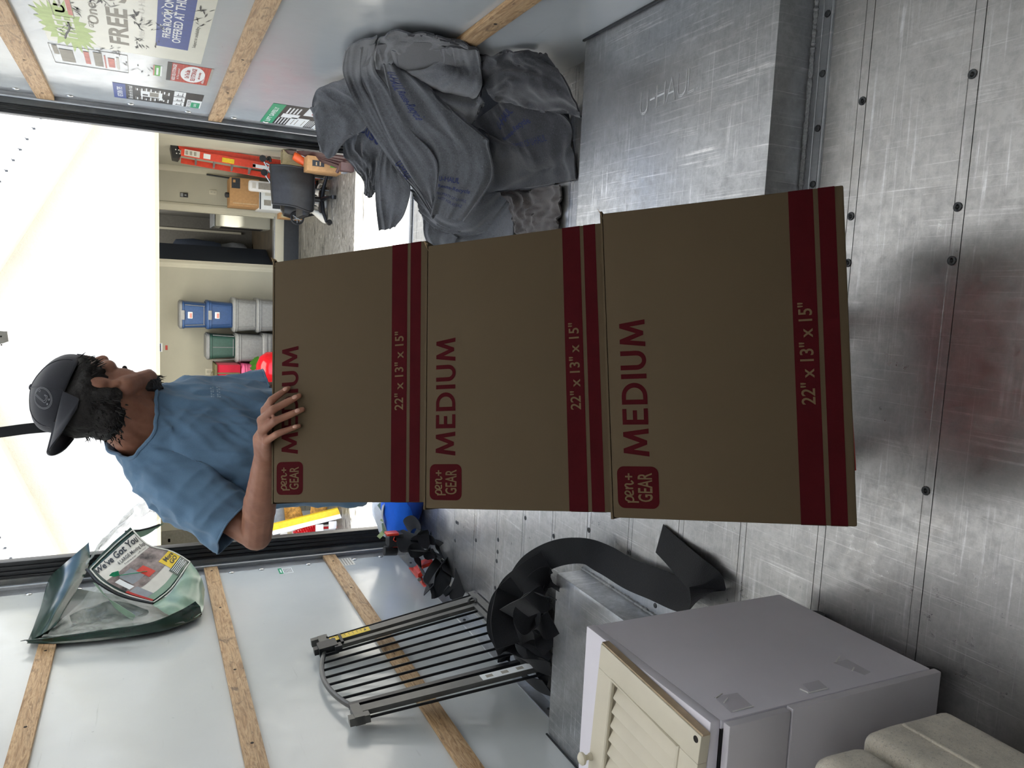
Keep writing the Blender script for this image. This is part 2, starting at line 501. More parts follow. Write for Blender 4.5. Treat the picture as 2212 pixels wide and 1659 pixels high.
def skin_mat():
    n = NT('skin'); v = n.coord()
    a = n.noise(v, 22, 4, .6); f = n.noise(v, 260, 3, .6)
    col = n.ramp(a, [(.3, lin('8a5d4a')), (.7, lin('a5765f'))])
    n.set('Base Color', col); n.set('Roughness', .5); n.set('Subsurface Weight', .08)
    n.set('Subsurface Radius', (.012, .005, .003)); n.bump(f, .15, .001)
    return n.m
MAT['skin'] = skin_mat()
MAT['nail'] = plain('nail', 'c79b88', .3)
MAT['hair'] = plain('hair', '120e0b', .6, 0, .4, 160, .8)
MAT['shoe'] = plain('shoe', '202022', .6)
MAT['eye'] = plain('eye', 'd8d4cc', .2)
MAT['lav'] = plain('laminate_lavender', 'dfdce4', .42, 0, .02, 3)
MAT['lav_front'] = plain('laminate_front', 'c8c5ca', .42, 0, .02, 3)
MAT['gap'] = plain('gap_dark', '141416', .8)
MAT['cream'] = plain('cream_paint', 'cfc8b4', .45, 0, .03, 6)
MAT['cream_edge'] = plain('cream_edge', 'b09c80', .55, 0, .12, 12)
MAT['tape'] = plain('clear_tape', 'c8c8cc', .08, 0, .02, 5, 0, 0, .6, .16)
MAT['black'] = plain('black_plastic', '1b1c1e', .4, 0, .08)
MAT['gate'] = plain('gate_grey', '565653', .38, .35, .06)
MAT['gate_dark'] = plain('gate_rod', '17181b', .35, .3, .06)
MAT['yellow'] = plain('label_yellow', 'e3c21f', .45)
MAT['white'] = plain('white', 'e9e9e6', .45, 0, .02)
MAT['offwhite'] = plain('offwhite', 'd4d2c8', .5, 0, .03)
MAT['greyprint'] = plain('print_grey', '9b978c', .6)
MAT['faded_red'] = plain('print_faded_red', 'd08e84', .6)
MAT['lime'] = plain('print_lime', 'b9cc8e', .6)
MAT['p_blue'] = plain('print_blue', '2a468f', .4, 0, .08)
MAT['p_red'] = plain('print_red', 'b02a1e', .4)
MAT['p_orange'] = plain('print_orange', 'dd6a2a', .4)
MAT['p_green'] = plain('print_green', '1c9a6c', .4)
MAT['p_leaf'] = plain('print_leaf', '4fa43a', .4)
MAT['p_black'] = plain('print_black', '1b1c1f', .4)
MAT['p_white'] = plain('print_white', 'e6eaea', .4, 0, .02)
MAT['poster'] = plain('poster_paper', 'dcdccf', .3, 0, .03, 4)
MAT['vinyl'] = plain('green_vinyl', '17352b', .22, 0, .12, 8, .1, 0, .6)
MAT['vinyl_pale'] = plain('green_vinyl_pale', '7f9a86', .3, 0, .08, 8)
MAT['pipe'] = plain('piping_white', 'd5d6cc', .5)
MAT['photo'] = plain('printed_photo', '7c706c', .35, 0, .5, 14)
def clear_mat(name, tint, alpha):
    n = NT(name); v = n.coord(); w = n.noise(v, 14, 4, .6, 1.2)
    n.set('Base Color', lin(tint)); n.set('Roughness', .08); n.set('Specular IOR Level', .9)
    n.set('Alpha', n.maprange(w, .3, .7, alpha - .1, alpha + .15)); n.bump(w, .6, .02)
    return n.m
MAT['clear'] = clear_mat('clear_vinyl', 'b9c1bb', .18)
MAT['blue_bag'] = cloth_mat('blue_nylon', '1f66d8', .1, 200)
MAT['blue_dark'] = cloth_mat('blue_dark', '173c8f', .1, 200)
MAT['teal'] = cloth_mat('teal_dark', '123a40', .1, 200)
MAT['red_metal'] = plain('red_metal', 'c8321f', .38, .1, .08)
MAT['grey_plastic'] = plain('grey_plastic', '8f9498', .4)
# garage
def stucco():
    n = NT('stucco'); v = n.coord(); a = n.noise(v, 28, 8, .75); b = n.noise(v, 2, 3, .5)
    n.set('Base Color', n.ramp(b, [(.3, lin('dddbd4')), (.7, lin('e6e4de'))])); n.set('Roughness', .9); n.bump(a, .9, .02)
    return n.m
MAT['stucco'] = stucco()
MAT['fascia'] = plain('fascia_white', 'eeeeea', .6, 0, .02)
MAT['trimcream'] = plain('trim_cream', 'd8d2b8', .6, 0, .02)
MAT['gwall'] = plain('garage_wall', 'b2b0a0', .8, 0, .03, 2)
MAT['gtrim'] = plain('garage_trim', 'c9c6b4', .7, 0, .02, 3)
MAT['concrete'] = plain('driveway_concrete', 'a5a29a', .85, 0, .06, 6, .2)
def epoxy():
    n = NT('marbled_floor'); v = n.coord((1, 3.2, 1), (0, 0, .2))
    a = n.noise(v, 2.4, 7, .68, 1.6)
    n.set('Base Color', n.ramp(a, [(.38, lin('3f3e39')), (.48, lin('8a8982')), (.54, lin('55544d')), (.64, lin('acaba4'))])); n.set('Roughness', .45)
    return n.m
MAT['epoxy'] = epoxy()
MAT['slate'] = plain('step_dark', '33373c', .7)
MAT['navy'] = plain('door_navy', '2f3846', .6)
MAT['hallwall'] = plain('hall_wall', '6d6c66', .8)
MAT['hallfloor'] = plain('hall_floor', '4f4636', .5, 0, .2, 4)
MAT['tote_blue'] = plain('tote_blue', '31507f', .45)
MAT['tote_grey'] = plain('tote_grey', '8f9190', .5)
MAT['tote_lid'] = plain('tote_lid_grey', '7b7e80', .5)
MAT['tote_green'] = plain('tote_green', '2f5148', .4)
MAT['pink'] = plain('pink_plastic', 'e0608c', .45)
MAT['red_cloth'] = cloth_mat('red_cloth', 'b02238', .1, 200)
MAT['olive'] = plain('olive_trim', '5f5a3c', .7)
MAT['red_gloss'] = plain('red_gloss', 'c81622', .12)
MAT['ladder'] = plain('ladder_orange', 'd8432a', .45)
MAT['maroon'] = plain('maroon_metal', '46302f', .45)
MAT['leather'] = plain('black_leather', '1c1e22', .5, 0, .15, 30, .15)
MAT['tan'] = plain('tan_clay', 'b3a884', .6)
MAT['orange'] = plain('orange_plastic', 'e8622c', .4)
MAT['amber'] = plain('amber_cloth', 'e0a04e', .8, 0, .25, 30)
MAT['green_leaf'] = plain('green_leaf', '4c8a2c', .5)
MAT['steel_grey'] = plain('panel_grey', '8a8880', .5, .2)
MAT['front_dark'] = plain('front_wall_dimmed', '4a4845', .8, 0, .2, 2)  # unseen front wall, darkened so less light bounces onto the carton fronts
# ================================================================== the truck's cargo box
XL, XR, YE, YF, ZC = -1.595, 0.86, 4.45, -1.05, 2.32
PITCH = 0.2585
def top_floor():
    fl = bpy.data.objects.new('floor', None)
    base = MB().cbox((XL - .04, YF, -.07), (XR + .04, YE, -.012))
    fl = struct(ob('floor', base, 'dark_alu'))
    y = 1.005 - PITCH * 8
    while y < YE - .02:
        a, b = max(y, YF) + .0022, min(y + PITCH, YE)
        if b > a + .02:
            g = .021                       # a shallow groove runs just behind every joint
            mb = MB()
            mb.cbox((XL - .03, a + g + .0010, -.012), (XR + .03, b, 0))
            mb.cbox((XL - .03, a, -.012), (XR + .03, a + g - .0010, -.0004))
            mb.cbox((XL - .03, a + g - .0011, -.012), (XR + .03, a + g + .0011, -.0016))
            ob('plank', mb, 'floor_metal', fl)
        y += PITCH
    r = MB().lathe([(.0095, 0), (.0095, .0012), (.0085, .0016), (.0042, .0016), (.0042, .0008)], seg=14)
    c = MB().lathe([(.004, .0008), (.0034, .0013)], seg=10)
    rm, cm = mesh_of(r, 'rivet'), mesh_of(c, 'rivet')
    rm.materials.append(M('rivet')); cm.materials.append(M('rivet_core'))
    seen = [(2101, 160), (2069, 447), (2056, 563), (2000, 1060), (1863, 218), (1838, 467), (1832, 568),
            (1359, 1194), (1272, 1145), (1196, 1158), (1076, 1166), (1135, 1119), (1075, 1192), (1028, 1167), (986, 1128),
            (1128, 1245), (1127, 1250), (989, 1130), (1070, 1270), (1073, 1212), (983, 1168)]
    for px, py in seen:
        p = atz(px, py, 0)
        for me in (rm, cm):
            o = bpy.data.objects.new('rivet', me); COL.objects.link(o); o.parent = fl
            o.location = Vector((p.x, p.y, 0)) - wloc(fl)
    return fl
FLOOR = top_floor()

def slat(z0, z1, x, side, y0, y1, parent, holes):
    d = -side * .019
    mb = MB(); lo = (min(x, x + d), y0, z0); hi = (max(x, x + d), y1, z1)
    mb.cbox(lo, hi, .003)
    s = ob('wood_slat', mb, 'wood', parent)
    for y in holes:
        h = MB(); zc = (z0 + z1) / 2
        h.cyl((x + d * .99, y, zc), (x + d * 1.03, y, zc), .006, .006, 10)
        ob('screw_hole', h, 'hole', s)
    return s
wl = struct(ob('wall_left', MB().cbox((XL - .05, YF, -.02), (XL, YE - .07, ZC)), 'panel_l'))
wr = struct(ob('wall_right', MB().cbox((XR, YF, -.02), (XR + .05, YE - .07, ZC)), 'panel_r'))
slat(1.085, 1.157, XL, -1, YF, YE - .005, wl, [2.0, 2.62, 3.18, 3.85, 4.38])
slat(.425, .500, XL, -1, YF, YE - .005, wl, [1.9, 2.75, 3.35, 3.9, 4.33])
slat(1.80, 1.868, XL, -1, YF, YE - .005, wl, [2.2, 3.0, 3.62, 4.36])
slat(1.072, 1.138, XR, 1, YF, YE - .005, wr, [2.4, 3.18, 3.75, 4.26])
slat(1.83, 1.905, XR, 1, YF, YE - .005, wr, [2.6, 3.7, 4.3])
slat(.42, .49, XR, 1, YF, YE - .005, wr, [2.3, 3.0, 3.7])
struct(ob('wall_front', MB().cbox((XL - .05, YF - .05, -.02), (XR + .05, YF, ZC)), 'front_dark'))
struct(ob('ceiling', MB().cbox((XL - .05, YF - .05, ZC), (XR + .05, YE + .06, ZC + .04)), 'ceiling'))
# aluminium angle along the foot of the left wall
t = struct(ob('trim_1', MB().cbox((XL, 2.36, 0), (XL + .003, YE - .08, .062)).cbox((XL, 2.36, 0), (XL + .05, YE - .08, .004)).tube([(XL + .004, 2.36, .062), (XL + .004, YE - .08, .062)], .004, 6), 'alu'))
for y in (2.47, 2.9, 3.35, 3.8, 4.2):
    ob('rivet', MB().lathe([(.008, 0), (.007, .003), (.003, .005)], seg=12, base=(XL + .004, y, .034), R=Matrix.Rotation(math.pi / 2, 3, 'Y')), 'rivet', t)
# rear frame: aluminium wall end strips with clips, black door tracks, sill
def rear(side, x, nm):
    s = -side
    fr = struct(ob(nm, MB().cbox((x - .05 * (side < 0), YE - .07, -.02), (x + .05 * (side > 0), YE + .01, ZC)), 'alu'))
    mb = MB()
    mb.cbox((x, YE + .01, 0), (x + s * .022, YE + .03, ZC)); mb.tube([(x + s * .02, YE - .0, 0), (x + s * .02, YE - .0, ZC)], .006, 8)
    ob('edge_strip', mb, 'alu', fr)
    mb = MB().cbox((x, YE + .03, -.03), (x + s * .05, YE + .05, ZC))
    ob('dark_groove', mb, 'dark_alu', fr)
    wdt = .085 if side > 0 else .125
    mb = MB()
    for k in range(5):
        a = x + s * (.012 + wdt * k / 5); b = x + s * (.012 + wdt * (k + 1) / 5 - .004)
        mb.cbox((a, YE + .05 + .003 * (k % 2), -.04), (b, YE + .11, ZC), .003)
    ob('door_seal', mb, 'track', fr)
    for z in (.17, .33, .6, .86, 1.02, 1.24, 1.5, 1.76, 1.98, 2.15):
        c = MB().ell((x + s * .002, YE - .085, z), (.006, .011, .016), None, 12, 8)
        ob('clip', c, 'chrome', fr)
    return fr
DL = rear(-1, XL, 'trim_2'); DR = rear(1, XR, 'trim_3')
sill = struct(ob('trim_4', MB().cbox((XL, YE, -.06), (XR, YE + .10, -.003)).cbox((XL, YE + .10, -.075), (XR, YE + .125, -.012)), 'alu'))
ob('bumper_strip', MB().cbox((XL, YE + .03, -.003), (XR, YE + .06, .002)), 'dark_alu', sill)
struct(ob('trim_5', MB().cbox((XL - .05, YE + .01, 2.22), (XR + .05, YE + .11, ZC)), 'track'))
# roll-up door latch and pull strap hanging in the opening
p0 = aty(0, 934, 4.40); p1 = aty(110, 922, 4.40)
la = MB()
la.prism([aty(18, 738, 4.448), aty(15, 716, 4.448), aty(-75, 711, 4.448), aty(-75, 768, 4.448)], (0, .014, 0))
dl = thing('door_latch', 'small grey steel latch plate hanging at the top of the rear opening', 'latch', aty(-40, 738, 4.43))
ob('plate', la, 'steel_grey', dl)
for q in ((2, 727), (3, 745)):
    ob('bolt', MB().ell(aty(q[0], q[1], 4.447), (.004, .003, .004), None, 10, 6), 'hole', dl)
st = MB(); top = aty(-80, 940, 4.455)
ribbon(st, [top, aty(-30, 937, 4.43), p0, aty(60, 926, 4.40), p1, aty(150, 920, 4.40), aty(196, 921, 4.40)], [(1, .15, 0)] * 7, .052, .003, 28)
tag(ob('pull_strap', st, 'webbing'), 'black webbing pull strap hanging in the doorway behind the cap', 'strap')

# ------------------------------------------------------------------ wheel wells
def well(name, label, side):
    s = side
    xi = .245 if s > 0 else -.976                    # inner face
    xw = XR if s > 0 else XL
    y0, y1, h = 1.43, 2.325, .118
    root = thing(name, label, 'wheel well', ((xi + xw) / 2, (y0 + y1) / 2, 0))
    lo, hi = min(xi, xw), max(xi, xw)
    mb = MB().cbox((lo, y0, 0), (hi, y1, h), .014)
    ob('cover', mb, 'well_metal', root)
    f = MB()
    f.cbox((lo - (.055 if s > 0 else -.0), y0 - .055, 0), (hi + (.0 if s > 0 else .055), y0, .004))
    if s < 0: f.cbox((xi, y0 - .055, 0), (xi + .062, y1, .0045))
    else: f.cbox((xi - .055, y0 - .055, 0), (xi, y1, .0045))
    ob('flange', f, 'alu', root)
    e = MB()
    if s < 0: e.tube([(xi + .062, y0 - .05, .003), (xi + .062, y1, .003)], .003, 6)
    else: e.tube([(xi - .05, y0 - .05, .004), (hi, y0 - .05, .004)], .0035, 6).tube([(xi - .05, y0 - .024, .005), (hi, y0 - .024, .005)], .002, 6)
    ob('lip', e, 'alu', root)
    w = MB(); rnd = random.Random(3)
    pts = [Vector((xi, y0 + (y1 - y0) * k / 120, .006)) for k in range(121)] if s < 0 else [Vector((lo + (hi - lo) * k / 110, y0 - .001, .006)) for k in range(111)]
    w.tube(pts, [.0075 + rnd.uniform(-.0025, .0025) for _ in pts], 6)
    ob('weld_bead', w, 'weld', root)
    rv = []
    if s < 0: rv = [(xi + .033, y) for y in (1.5, 1.70, 1.885, 2.07, 2.24)]
    else: rv = [(x, y0 - .037) for x in (.30, .43, .555, .69, .80)]
    for x, y in rv:
        ob('rivet', MB().lathe([(.0085, 0), (.008, .003), (.004, .004)], (x, y, .0035), seg=12), 'rivet', root)
    if s > 0:
        x0 = atz(1385, 243, h).x; ya = atz(1383, 250, h).y; yb = atz(1506, 213, h).y; hh = .062
        LT = {'U': [[(0, 1), (0, .3), (.12, .05), (.38, .0), (.6, .12), (.66, .35), (.66, 1)]], '-': [[(0, .5), (.42, .5)]], 'H': [[(0, 0), (0, 1)], [(0, .5), (.66, .5)], [(.66, 0), (.66, 1)]],
              'A': [[(0, 0), (.36, 1), (.72, 0)], [(.14, .38), (.58, .38)]], 'L': [[(0, 1), (0, 0), (.5, 0)]], '.': [[(0, 0), (.05, .03)]]}
        cx_ = 0
        for ch, w_ in (('U', .66), ('-', .42), ('H', .66), ('A', .72), ('U', .66), ('L', .5), ('.', .05)):
            m_ = MB()
            for P_ in LT[ch]:
                for e_ in (-.035, .035):
                    m_.tube([(x0 - .008 + hh * (v + (e_ if len(P_) > 2 else e_ * .6)) + .022 * (cx_ + u) / 4.75, ya + (yb - ya) * (cx_ + u + (e_ if len(P_) == 2 and P_[0][0] == P_[1][0] else 0)) / 4.75, h + .0008) for u, v in P_], .0011, 5)
            o_ = ob('stamped_letter', m_, 'stamp', root); o_['kind'] = 'stuff'
            cx_ += w_ + .18
        g = MB().cbox((hi - .006, y0, h), (hi, y1, h + .008))
        ob('gasket', g, 'rubber', root)
    else:
        ob('gasket', MB().cbox((lo, y0, h), (lo + .004, y1, h + .006)), 'rubber', root)
    return root
well('wheel_well', 'scratched aluminium wheel well cover with stamped lettering along the right wall', 1)
well('wheel_well', 'plain aluminium wheel well cover behind the grey cabinet', -1)
# ================================================================== driveway, house front, garage
GZ, GY0, GY1, GXR, GXL, GCZ = -0.85, 8.93, 13.14, 1.76, -4.7, 1.75
HZ = 1.335                                            # underside of the garage door opening
struct(ob('driveway', MB().cbox((-14, 3.0, GZ - .12), (12, GY0 - .02, GZ - .004)), 'concrete'))
struct(ob('garage_floor', MB().cbox((GXL, GY0 - .02, GZ - .12), (GXR, GY1, GZ)), 'epoxy'))
def facade():
    mb = MB()
    xa, za, xb, zb = 2.05, 2.03, -3.35, 2.03          # the gable runs up from both eaves
    ax, az = -.75, 3.55
    mb.prism([(-9, GY0, GZ), (GXL + 1.3, GY0, GZ), (GXL + 1.3, GY0, HZ), (-9, GY0, HZ)], (0, .2, 0))
    mb.prism([(1.95, GY0, GZ), (9, GY0, GZ), (9, GY0, HZ), (1.95, GY0, HZ)], (0, .2, 0))
    mb.prism([(-9, GY0, HZ), (9, GY0, HZ), (9, GY0, 1.9), (ax, GY0, 4.6), (-9, GY0, 1.9)], (0, .2, 0))
    f = struct(ob('house_front', mb, 'stucco'))
    t = MB().cbox((GXL + 1.2, GY0 + .06, HZ - .04), (2.05, GY0 + .2, HZ - .001), .006).cbox((GXL + 1.2, GY0 + .02, HZ - .016), (2.05, GY0 + .06, HZ - .001))
    ob('door_header_trim', t, 'trimcream', f)
    return f
HF = facade()
def gable(nm, pa, pb, out):
    """rake board with an overhang in front of the wall and light clips along its lower edge"""
    a, b = Vector(pa), Vector(pb); d = (b - a).normalized(); n = Vector((-d.z, 0, d.x)) * out
    q = [a, b, b + n * .30, a + n * .30]
    f = struct(ob(nm, MB().prism(q, (0, .03, 0)), 'fascia'))
    y_ = Vector((0, .031, 0)); ob('soffit', MB().prism([a + y_, b + y_, b + n * .03 + y_, a + n * .03 + y_], (0, .189, 0)), 'fascia', f)
    ob('roof_edge', MB().prism([a + n * .30, b + n * .30, b + n * .36, a + n * .36], (0, .5, 0)), 'trimcream', f)
    L = (b - a).length; k = 0.05
    while k < L:
        p = a + d * k
        ob('light_clip', MB().box(p - n * .006, (.018, .02, .022)).cyl(p - n * .006, p - n * .03, .006, .004, 8), 'slate', f); k += .118
    return f
ra, rb = aty(108, 228, GY0 - .22), aty(-30, 440, GY0 - .22)
gable('trim_6', ra - (rb - ra) * 1.2, rb + (rb - ra) * .9, 1)
rc, rd = aty(33, 1221, GY0 - .22), aty(-25, 1114, GY0 - .22)
gable('trim_7', rc - (rd - rc) * 1.2, rd + (rd - rc) * 2.5, -1)
# garage shell with the doorway to the house
dx0, dx1, dz0, dz1 = .315, 1.105, -.478, 1.55
bw = MB()
for lo, hi in (((GXL, GY1, GZ), (dx0, GY1 + .12, GCZ)), ((dx1, GY1, GZ), (GXR, GY1 + .12, GCZ)), ((dx0, GY1, dz1), (dx1, GY1 + .12, GCZ)), ((dx0, GY1, GZ), (dx1, GY1 + .12, dz0))):
    bw.cbox(lo, hi)
GB = struct(ob('wall_garage_back', bw, 'gwall'))
struct(ob('wall_garage_right', MB().cbox((GXR, GY0 + .2, GZ), (GXR + .12, GY1 + .12, GCZ)), 'gwall'))
struct(ob('wall_garage_left', MB().cbox((GXL - .12, GY0 + .2, GZ), (GXL, GY1 + .12, GCZ)), 'gwall'))
struct(ob('garage_ceiling', MB().cbox((GXL - .1, GY0 + .2, GCZ), (GXR + .1, GY1 + .1, GCZ + .08)), 'offwhite'))
fr = MB()
for x0, x1 in ((dx0 - .10, dx0), (dx1, dx1 + .10)):
    fr.cbox((x0, GY1 - .018, dz0 - .04), (x1, GY1, dz1), .004); fr.cbox((x0 + .035, GY1 - .028, dz0 - .04), (x1 - .02, GY1 - .018, dz1), .004)
d1 = struct(ob('door_1', fr, 'gtrim'))
ob('jamb', MB().cbox((dx0 - .002, GY1 - .005, dz0), (dx0 + .02, GY1 + .12, dz1)).cbox((dx1 - .02, GY1 - .005, dz0), (dx1 + .002, GY1 + .12, dz1)), 'gtrim', d1)
ob('sill', MB().cbox((dx0 - .14, GY1 - .06, -.621), (dx1 + .14, GY1 - .001, dz0 - .01), .004), 'gtrim', d1)
ob('kick_plate', MB().cbox((dx0 - .04, GY1 - .10, GZ), (dx1 + .05, GY1 - .001, -.622), .004), 'slate', d1)
ob('threshold', MB().cbox((dx0, GY1 - .03, dz0 - .01), (dx1, GY1 + .14, dz0 + .008)), 'alu', d1)
h = MB()
h.cbox((dx0 - 1.2, GY1 + .12, dz0 - .06), (dx1 + .8, GY1 + 2.9, dz0))
struct(ob('hall_floor', h, 'hallfloor'))
h = MB().cbox((dx0 - 1.2, GY1 + 2.9, dz0), (dx1 + .8, GY1 + 3.0, GCZ + .4)).cbox((dx1 + .12, GY1 + .12, dz0), (dx1 + .2, GY1 + 2.9, GCZ + .4)).cbox((dx0 - 1.2, GY1 + .12, GCZ + .3), (dx1 + .8, GY1 + 3, GCZ + .4)).cbox((dx0 - 1.3, GY1 + .12, dz0), (dx0 - 1.2, GY1 + 3, GCZ + .4))
HW = struct(ob('wall_hall', h, 'hallwall'))
nv = MB()
va, vb = Vector((dx0 + .025, GY1 + .13, 0)), Vector((dx0 + .30, GY1 + .86, 0)); vt = Vector((-.035, .012, 0))
nv.hexa([va + Vector((0, 0, dz0 + .012)), vb + Vector((0, 0, dz0 + .012)), vb + vt + Vector((0, 0, dz0 + .012)), va + vt + Vector((0, 0, dz0 + .012))], [va + Vector((0, 0, dz1 - .02)), vb + Vector((0, 0, dz1 - .02)), vb + vt + Vector((0, 0, dz1 - .02)), va + vt + Vector((0, 0, dz1 - .02))])
d2 = struct(ob('door_2', nv, 'navy'))
wd = MB().cbox((.86, GY1 + .5, dz0 + .28), (1.2, GY1 + 1.1, dz0 + 1.05), .006)
hd = struct(ob('trim_8', MB().cbox((.62, GY1 + 2.86, dz0 + .3), (.68, GY1 + 2.9, GCZ)).cbox((.96, GY1 + 2.86, dz0 + .2), (1.0, GY1 + 2.9, GCZ)), 'gtrim'))
cb = thing('washer', 'white boxy appliance just inside the doorway to the house', 'appliance', (1.06, GY1 + .8, dz0))
ob('body', MB().cbox((.93, GY1 + .45, dz0), (1.21, GY1 + 1.05, dz0 + .86), .01), 'gwall', cb)
ob('lid', MB().cbox((.92, GY1 + .44, dz0 + .87), (1.21, GY1 + 1.06, dz0 + .90), .006), 'grey_plastic', cb)
ob('panel_gap', MB().cbox((.925, GY1 + .6, dz0 + .1), (.93, GY1 + .95, dz0 + .76)), 'gap', cb)
def garment():
    rings = []
    for k, (z, w) in enumerate(((.98, .05), (.9, .16), (.6, .19), (.25, .17), (.12, .15))):
        rings.append([Vector((.60 + w * math.cos(a) * (1 + .12 * math.sin(3 * a + k)), GY1 + 2.6 + .08 * math.sin(a), z)) for a in [2 * math.pi * i / 16 for i in range(16)]])
    g = ob('hanging_coat', MB().rings(rings), 'navy'); tag(g, 'dark navy coat hanging on the wall inside the doorway', 'coat')
    return g
garment()
g = MB().rings([[Vector((.62 + w * math.cos(a), GY1 + 2.66 + .06 * math.sin(a), z)) for a in [2 * math.pi * i / 14 for i in range(14)]] for z, w in ((.1, .12), (-.1, .17), (-.3, .16), (-.36, .10))])
tag(ob('pillow', g, 'grey_plastic'), 'pale cushion under the navy coat in the hall', 'cushion')

def tote(kind, label, px0, px1, ya, yb, Y, depth, col, lid, group, zb=None, style=0):
    a, b = aty((px0 + px1) / 2, ya, Y), aty((px0 + px1) / 2, yb, Y)
    x0, x1 = min(a.x, b.x), max(a.x, b.x); ymid = (ya + yb) / 2
    z1 = aty(px0, ymid, Y).z; z0 = (aty(px1, ymid, Y).z if zb is None else zb) + .003
    cx, w, hgt = (x0 + x1) / 2, x1 - x0, z1 - z0
    root = thing(kind, label, 'storage tote', (cx, Y + depth / 2, z0), group)
    def ring(z, sx, sy, n=28, r=.12):
        out = []
        for k in range(n):
            t = 2 * math.pi * k / n; c, s = math.cos(t), math.sin(t)
            out.append(Vector((cx + math.copysign(abs(c) ** .35, c) * sx, Y + depth / 2 + math.copysign(abs(s) ** .35, s) * sy, z)))
        return out
    hw, hd = w / 2, depth / 2
    mb = MB().rings([ring(z0, hw * .86, hd * .86), ring(z0 + .02, hw * .88, hd * .88), ring(z0 + hgt * .80, hw * .955, hd * .955), ring(z0 + hgt * .81, hw * .985, hd * .985), ring(z0 + hgt * .9, hw * .985, hd * .985)])
    ob('tub', mb, col, root)
    mb = MB().rings([ring(z0 + hgt * .885, hw, hd), ring(z0 + hgt * .9, hw * 1.015, hd * 1.015), ring(z0 + hgt * .965, hw * 1.0, hd * 1.0), ring(z0 + hgt * .97, hw * .93, hd * .93), ring(z1, hw * .9, hd * .9)])
    ob('lid', mb, lid, root)
    fx = lambda q, hh, s_: (cx + s_ * w * q, Y + depth / 2 - hd * (.88 + (.955 - .88) * hh) - .003, z0 + hgt * .8 * hh)
    for s_ in ((-.36, .36) if style != 2 else (-.5, .0, .46)):
        ob('rib', MB().tube([fx(.9, .06, s_), fx(1, .98, s_)], .006, 6), lid, root)
    if style: ob('rib', MB().tube([(cx - .32 * w, Y + depth / 2 - hd * .89 - .003, z0 + hgt * .08), (cx + .32 * w, Y + depth / 2 - hd * .89 - .003, z0 + hgt * .08)], .006, 6), lid, root)
    if style == 1 and col == 'tote_blue':
        ob('latch', MB().cbox((cx - .07, Y - .012, z0 + hgt * .8), (cx + .07, Y + .01, z0 + hgt * .93), .006), 'tote_grey', root)
        ob('sticker', MB().cbox((cx - .05, Y + .008, z0 + hgt * .5), (cx + .05, Y + .026, z0 + hgt * .68), .01), 'p_white', root)
        ob('sticker_print', MB().cbox((cx - .04, Y + .003, z0 + hgt * .53), (cx + .03, Y + .009, z0 + hgt * .62), .002), 'faded_red', root)
    return root, z0, z1
_, z0, z1 = tote('storage_tote', 'upper blue storage tote, topmost of its stack by the garage wall', 387, 446, 650, 712, 12.5, .6, 'tote_blue', 'tote_lid', 'blue totes', style=1)
_, zb2, _ = tote('storage_tote', 'lower blue storage tote between the other blue tote and the grey totes', 446, 504, 650, 713, 12.5, .6, 'tote_blue', 'tote_blue', 'blue totes', zb=None, style=1)
tote('storage_tote', 'large grey storage tote directly under the blue totes', 504, 555, 644, 719, 12.45, .66, 'tote_grey', 'tote_grey', 'grey totes', style=1)
tote('storage_tote', 'grey storage tote half hidden behind the top carton, under another grey tote', 555, 606, 646, 720, 12.45, .66, 'tote_grey', 'tote_grey', 'grey totes', style=1)
tote('storage_tote', 'lowest grey storage tote on the floor under the blue and grey stack', 606, 660, 646, 720, 12.45, .66, 'tote_grey', 'tote_grey', 'grey totes', zb=GZ, style=1)
tote('storage_tote', 'dark green storage tote with a grey lid', 446, 510, 722, 779, 12.5, .6, 'tote_green', 'tote_lid', 'totes in the second stack', style=2)
tote('storage_tote', 'rounded grey storage tote under the dark green tote', 510, 568, 722, 785, 12.4, .68, 'tote_grey', 'tote_grey', 'totes in the second stack')
tote('storage_tote', 'rounded grey storage tote at the bottom of the green tote stack', 568, 662, 722, 785, 12.4, .68, 'tote_grey', 'tote_grey', 'totes in the second stack', zb=GZ)
tote('storage_tote', 'bright pink storage tote under the red bag', 522, 588, 787, 850, 12.3, .7, 'pink', 'pink', 'totes in the third stack', style=1)
tote('storage_tote', 'grey storage tote hidden under the pink tote', 588, 660, 787, 850, 12.3, .7, 'tote_grey', 'tote_grey', 'totes in the third stack', zb=GZ)
# red bag with olive straps
a, b = aty(495, 788, 12.3), aty(495, 850, 12.3); zt, zb_ = aty(468, 810, 12.3).z, aty(521, 810, 12.3).z
rb_ = thing('tote_bag', 'red fabric bag with olive straps on the pink tote', 'bag', ((a.x + b.x) / 2, 12.6, zb_))
mb = MB().cbox((b.x, 12.32, zb_ + .004), (a.x, 12.85, zt), .03); ob('bag_body', mb, 'red_cloth', rb_)
for f in (.3, .55, .8):
    x = a.x + (b.x - a.x) * f; ob('strap', MB().cbox((x - .012, 12.308, zb_ + .02), (x + .012, 12.325, zt + .015), .004), 'olive', rb_)
ob('trim_band', MB().cbox((b.x, 12.3, zt - .01), (a.x, 12.87, zt + .018), .006), 'olive', rb_)
ob('handle', MB().tube([Vector((a.x - .16 + .07 * math.cos(t), 12.4, zt + .01 + .06 * math.sin(t))) for t in [math.pi * i / 10 for i in range(11)]], .006, 6), 'olive', rb_)
